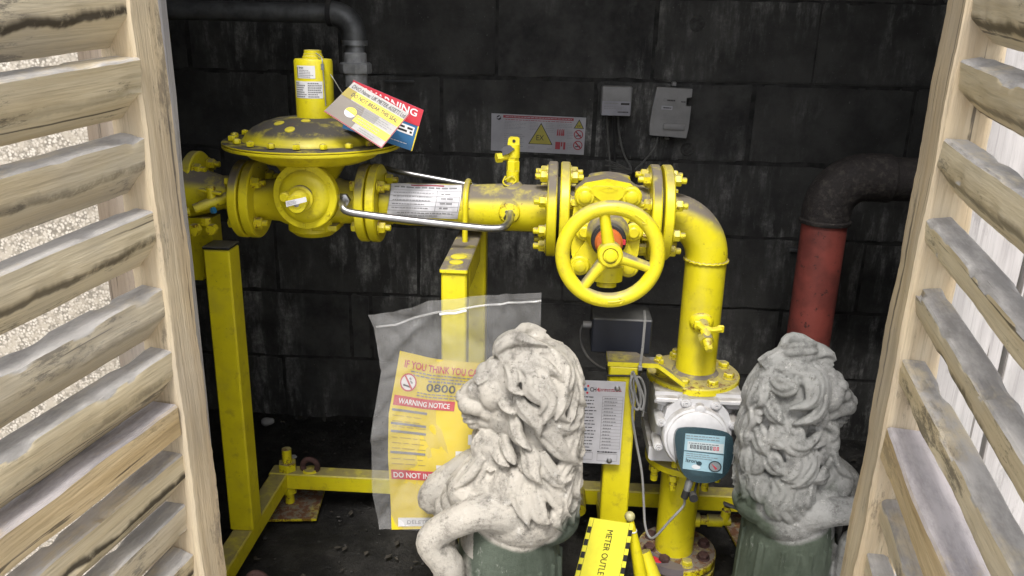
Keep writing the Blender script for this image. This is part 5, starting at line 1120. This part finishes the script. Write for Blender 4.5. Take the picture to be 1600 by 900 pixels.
    for ri, (c0_, n, ln, w) in enumerate(rows):
        phr = rd.uniform(-.3, .3) + (.5 if ri % 2 else 0)
        for k in range(n):
            q0 = 2 * PI * (k + (.5 if ri % 2 else 0)) / n + rd.uniform(-.07, .07); qq = (q0 + PI) % (2 * PI) - PI
            if abs(qq) < (2.75 if second else 2.25 if ri else 2.0): continue        # the back of the mane; the flanks follow below
            sg = 1 if qq > 0 else -1; A = .20 * rd.uniform(.8, 1.25); L_ = ln * rd.uniform(.9, 1.16); pts = []; outs = []; lf = rd.uniform(.75, 1.25); w_ = w * rd.uniform(.9, 1.12); ph = phr + rd.uniform(-.25, .25); cu = rd.uniform(.2, .5)
            for i in range(15):
                t_ = i / 14; c = c0_ - L_ * t_; q = qq + sg * (A * (math.sin(t_ * 5.4 + ph) - math.sin(ph)) + cu * max(0, t_ - .62) ** 1.4)
                e_ = env(c, q); out = V(((e_.x - np.interp(c, hs_, ca_)) / .1, e_.y / .1, (.95, .45, .2)[ri] if ri < 3 else .08)); out.normalize()
                pts.append(e_ + out * (-.010 + lf * .024 * t_ ** 1.1)); outs.append(out)
            strands(pts, outs, w_ * .88, .0220)
    # the flank: each lock where it lies on the statue, the other flank its mirror image
    def pl2(px, py, b):
        q = at(px, py, base.y - b * LS * sc); return ((q.x - base.x) / (LS * sc), (q.z - base.z) / (LS * sc))
    def flank(cx, cy, s_):
        px, py = (1130 + cx / 2.252, 500 + cy / 2.252) if second else (630 + cx / 2.25, 500 + cy / 2.25); b = .05
        for _ in range(8):
            a, c = (pl2 if second else pl)(px, py, b); cc_ = min(max(c, hs_[0]), .722); k_ = (a - np.interp(cc_, hs_, ca_)) / np.interp(cc_, hs_, ra_); b = np.interp(cc_, hs_, rb_2) * math.sqrt(max(.05, 1 - k_ * k_))
        out = V((max(-1, min(1, k_)) / np.interp(cc_, hs_, ra_) * .1, s_ * b / np.interp(cc_, hs_, rb_2) ** 2 * .1, .55 * max(0, (c - .66) / .08) + .05)); out.normalize(); return V((a, s_ * b, c - .016 * min(1, max(0, (c - .64) / .08)))), out
    TR = [((318, 100), (345, 62), (415, 40), (492, 62), 50), ((326, 118), (372, 82), (445, 74), (520, 100), (562, 145), 44), ((340, 126), (392, 104), (452, 118), (505, 155), (540, 205), 42),
          ((340, 138), (368, 150), (382, 190), (388, 228), (420, 252), 44), ((368, 132), (418, 152), (442, 200), (446, 242), (482, 285), (470, 322), 48), ((430, 136), (470, 180), (492, 230), (512, 280), (492, 330), (468, 372), 46),
          ((480, 140), (530, 192), (546, 242), (540, 290), (516, 345), 44), ((530, 132), (574, 190), (588, 250), (574, 310), (556, 368), 42), ((568, 200), (596, 262), (600, 310), (584, 352), 36),
          ((352, 205), (343, 250), (360, 292), (396, 322), 44), ((392, 262), (410, 300), (440, 335), (474, 384), 46), ((366, 300), (384, 355), (402, 402), (446, 446), 48), ((440, 300), (462, 345), (470, 398), 38),
          ((500, 338), (530, 368), (566, 378), (592, 352), 42), ((466, 386), (508, 418), (542, 460), (574, 500), 52), ((538, 380), (580, 428), (574, 486), 48), ((590, 380), (606, 430), (598, 480), 36),
          ((412, 440), (440, 478), (444, 520), (474, 565), 54), ((476, 470), (498, 520), (532, 560), (570, 540), 48), ((340, 372), (352, 420), (372, 460), (398, 496), 44), ((478, 560), (508, 600), (530, 645), (518, 694), 50),
          ((540, 560), (562, 602), (548, 652), 44), ((584, 490), (602, 540), (588, 596), 40), ((572, 570), (586, 620), (566, 670), 40), ((346, 505), (332, 570), (314, 620), (332, 662), 46), ((378, 520), (372, 590), (350, 642), (384, 692), 48), ((412, 545), (400, 610), (416, 662), (434, 712), 48), ((448, 560), (454, 630), (470, 684), (496, 704), 50),
          ((304, 500), (286, 566), (254, 626), 44), ((332, 392), (318, 440), (345, 482), (380, 504), 40), ((306, 384), (286, 430), (300, 482), (326, 526), 44), ((276, 384), (256, 430), (272, 474), (262, 510), 40)]
    if second:
        TR = [((130, 150), (180, 112), (260, 92), (350, 94), (388, 132), 46), ((150, 160), (200, 138), (270, 122), (340, 124), (378, 156), 44), ((142, 160), (130, 210), (110, 260), (95, 302), 48), ((160, 160), (175, 208), (208, 230), (240, 215), (250, 190), 44),
              ((200, 148), (250, 168), (302, 190), (310, 240), (286, 290), (222, 306), 52), ((296, 148), (340, 190), (342, 240), (330, 300), (298, 340), (232, 362), 52), ((338, 150), (370, 180), (378, 225), 40), ((345, 228), (394, 280), (402, 320), (368, 347), 46),
              ((112, 262), (108, 310), (132, 356), 46), ((152, 290), (170, 320), (202, 356), 44), ((80, 330), (74, 400), (92, 446), 42), ((112, 370), (130, 420), (152, 466), 50), ((170, 335), (190, 380), (180, 420), (212, 446), 46),
              ((208, 362), (240, 398), (232, 432), (272, 442), (330, 388), 50), ((318, 342), (380, 370), (372, 410), (300, 448), 52), ((82, 420), (74, 480), (86, 526), 42), ((102, 430), (120, 490), (104, 536), 46), ((150, 450), (168, 500), (204, 534), 48),
              ((222, 440), (250, 490), (232, 540), (196, 552), 50), ((286, 450), (302, 500), (270, 550), (232, 580), 52), ((388, 392), (392, 440), (340, 482), (306, 470), 50), ((392, 442), (386, 500), (340, 546), (296, 562), 52),
              ((78, 510), (80, 570), (96, 616), 44), ((130, 530), (118, 590), (132, 636), 48), ((172, 548), (200, 600), (170, 660), (192, 696), 52), ((242, 566), (220, 640), (240, 692), (232, 728), 54), ((312, 556), (280, 630), (290, 692), (322, 722), 52),
              ((362, 548), (376, 620), (342, 682), (308, 704), 50), ((392, 510), (402, 600), (386, 656), 42), ((418, 520), (424, 600), (410, 664), 40), ((100, 590), (96, 640), (112, 670), 40)]
    for s_ in (1, -1):
        for tr in TR:
            sp_ = spline([V((*p_, 0)) for p_ in tr[:-1]], 5); pts = []; outs = []
            for i, p_ in enumerate(sp_):
                t_ = i / (len(sp_) - 1); e_, o_ = flank(p_.x, p_.y, s_); pts.append(e_ + o_ * ((-.009 if second else -.010) + (.020 if second else .025) * t_ ** 1.05 - .006 * max(0, t_ - .85) / .15)); outs.append(o_)
            strands(pts, outs, tr[-1] * (.00054 if second else .00038), .0200 if second else .0225)
            off_ = [p_ + o_ * .0125 for p_, o_ in zip(pts, outs)]
    # chest tassels running forward over the far fore leg
    for b0 in (-.055, -.03, -.005, .02, .045):
        for tr in (((262, 500), (236, 556), (196, 604), (150, 640)), ((240, 478), (206, 532), (150, 580)), ((290, 520), (268, 580), (225, 640)), ((318, 540), (300, 600), (270, 655))):
            pp_ = spline([P(630 + x_ / 2.25 + 420 * abs(b0 + .01) * .6 + rd.uniform(-4, 4), 500 + y_ / 2.25 + rd.uniform(-3, 3), b0) for x_, y_ in tr], 5); strands(pp_, [V((.8, b0 * 9, .5)).normalized()] * len(pp_), .0165, .015)
    # fore limbs
    limbs = []
    def limb(pts, rr_):
        sp_ = spline(pts, 6); rs_ = list(np.interp(np.linspace(0, 1, len(sp_)), np.linspace(0, 1, len(rr_)), rr_)); m.tube(sp_, rs_, 16); m.ell(sp_[0], (rs_[0],) * 3); limbs.append((sp_, rs_))
        m.ell(sp_[-1] + V((.02, 0, 0)), (.058, .045, .032))
        for t_ in (-1.3, -.45, .45, 1.3): m.ell(sp_[-1] + V((.066, t_ * .022, -.006)), (.022, .0135, .018))
    lowc = foot + .11
    nb = .095
    fl_ = P(699, 900, nb)
    limb([P(812, 806 + shy, nb - .04), P(775, 798 + shy, nb - .015), P(738, 801 + shy * .7, nb), P(694, 819, nb), P(672, 842, nb), P(692, 872, nb), fl_, V((fl_.x + .005, nb, lowc))], [.058, .048, .038, .034, .036, .037, .036, .042])
    fb_ = -.075; e2 = P(676, 778, fb_)
    limb([P(800, 745, fb_), P(756, 722, fb_), P(716, 738, fb_), P(688, 758, fb_), e2, P(698, 802, fb_), V((e2.x - .05, fb_, lowc))], [.055, .042, .036, .036, .031, .026, .034])
    m.tube(spline([V((-.10, 0, foot + .08)), V((-.12, .14, foot + .09)), V((.02, .165, foot + .09)), V((.14, .155, foot + .10))], 6), .017, 8)
    # one continuous surface
    me = bpy.data.meshes.new('lion'); me.from_pydata([tuple(v * LS * sc) for v in m.v], [], m.f)
    bm = bmesh.new(); bm.from_mesh(me); bmesh.ops.recalc_face_normals(bm, faces=bm.faces[:]); bm.to_mesh(me); bm.free()
    o = bpy.data.objects.new('lion_statue', me); COL.objects.link(o)
    md = o.modifiers.new('r', 'REMESH'); md.mode = 'VOXEL'; md.voxel_size = .0021; md.use_smooth_shade = True
    sm = o.modifiers.new('s', 'SMOOTH'); sm.factor = .5; sm.iterations = 1
    dg = bpy.context.evaluated_depsgraph_get(); me2 = bpy.data.meshes.new_from_object(o.evaluated_get(dg)); o.modifiers.clear(); o.data = me2; bpy.data.meshes.remove(me); me2.name = 'lion_statue'
    n_ = len(me2.vertices); co = np.empty(n_ * 3, np.float32); me2.vertices.foreach_get('co', co); co = co.reshape(-1, 3)
    # algae grows on the trunk, not on the limbs or the mane
    cl = co / (LS * sc); alg = np.clip((.365 - cl[:, 2] + .03 * np.sin(cl[:, 1] * 40) + .02 * np.sin(cl[:, 0] * 70)) / .05, 0, 1)
    for sp_, rs_ in limbs:
        A_ = np.array([tuple(p) for p in sp_]); d = np.min(np.linalg.norm(cl[:, None, :] - A_[None], axis=2) - np.array(rs_)[None] * 1.22, axis=1); alg *= np.clip(d / .010, 0, 1)
    sh_ = P(812, 806, .05); alg *= np.clip((np.linalg.norm((cl - np.array(tuple(sh_))) / np.array((.098, .078, .064)), axis=1) - 1) / .12, 0, 1)
    alg *= np.clip((.185 - cl[:, 0]) / .02, 0, 1) * np.where((cl[:, 2] > .22) & (cl[:, 0] > .13), 0, 1)
    at_ = me2.attributes.new('algae', 'FLOAT', 'POINT'); at_.data.foreach_set('value', alg.astype(np.float32))
    if mirror: co[:, 1] *= -1
    ca, sa = math.cos(yaw), math.sin(yaw); xy = co[:, :2].copy(); co[:, 0] = xy[:, 0] * ca - xy[:, 1] * sa; co[:, 1] = xy[:, 0] * sa + xy[:, 1] * ca
    me2.vertices.foreach_set('co', co.ravel())
    if mirror: me2.flip_normals()
    me2.materials.clear(); me2.materials.append(mat); me2.shade_smooth(); me2.update()
    o.location = base; return tag(o, label, 'statue', group)
MST1 = stone_mat('pale_cast_stone', (.56, .525, .465), (.37, .352, .32), (.05, .064, .048), .30, .6)
MST2 = stone_mat('grey_cast_stone', (.33, .33, .32), (.24, .245, .235), (.05, .064, .046), .36, .5)
top2 = at(1246, 537, 1.36)
lion('pale cream stone lion facing left in front of the plastic bag', V((LX0.x, LY, LB)), R(183), False, MST1, 'lion statues by the meter', 11)
lion('greyer mossy stone lion facing right, half behind the right door', V((top2.x, 1.36, top2.z - .745 * LS * .88)), R(4), True, MST2, 'lion statues by the meter', 23, .88, True)

# ------------------------------------------------------------------ litter on the floor
def lump(c, r, seed, mat, name, sq=.6):
    m = MB(); m.ell((0, 0, 0), (r, r * .8, r * sq), None, 10, 7); m.v = [v * (1 + .35 * noise.noise(v * (1.2 / r) + V((seed, 0, 0)))) + V(c) for v in m.v]; return m.build(name, mat, None, 40)
p = at(418, 662, 2.30); tag(lump((p.x, 2.30, .03), .022, 1, plain('pale_stone', (.4, .4, .4), .8, var=.2), 'stone'), 'whitish broken stone on the floor at the foot of the wall', 'stone')
p = at(456, 691, 2.12); tag(lump((p.x, 2.12, .012), .012, 2, plain('pale_chip', (.5, .5, .48), .8), 'stone_chip', .3), 'small flat white chip on the floor behind the rear beam', 'stone')
gm_ = MB(); rr = random.Random(12)
for k in range(900):
    x = rr.uniform(-1.1, 1.1); y = rr.choice((rr.uniform(1.2, 2.38), rr.uniform(2.2, 2.39), rr.uniform(1.35, 1.9))); r = rr.uniform(.0015, .0052) * (1.6 if rr.random() < .1 else 1)
    q = MB(); q.ell((0, 0, 0), (r, r * rr.uniform(.6, 1), r * .6), None, 6, 4); a_ = rr.uniform(0, 6); M_ = Matrix.Rotation(a_, 3, 'Z'); gm_.add([M_ @ (v * (1 + .3 * noise.noise(v * 300 + V((k, 0, 0))))) + V((x, y, .006 + (.025 if y > 2.3 else 0))) for v in q.v], q.f)
o = gm_.build('floor_grit', plain('dark_grit', (.065, .063, .06), .9, var=.45, scale=12), None, 40, None, False); o['kind'] = 'stuff'
lm = MB()
for k in range(320):
    x = rr.uniform(-.9, 1.0); y = rr.uniform(1.25, 2.35); s_ = rr.uniform(.005, .014); M_ = Matrix.Rotation(rr.uniform(0, 6), 3, 'Z') @ Matrix.Rotation(rr.uniform(-.15, .15), 3, 'X')
    lm.add([M_ @ V(p_) * s_ + V((x, y, .012)) for p_ in ((-1, 0, 0), (-.2, .5, .15), (1, 0, .1), (-.2, -.5, .15))], [(0, 1, 2, 3)])
o = lm.build('leaf_litter', plain('dead_leaf', (.06, .053, .043), .9, var=.35, scale=9), None, 0, None, False); o['kind'] = 'stuff'
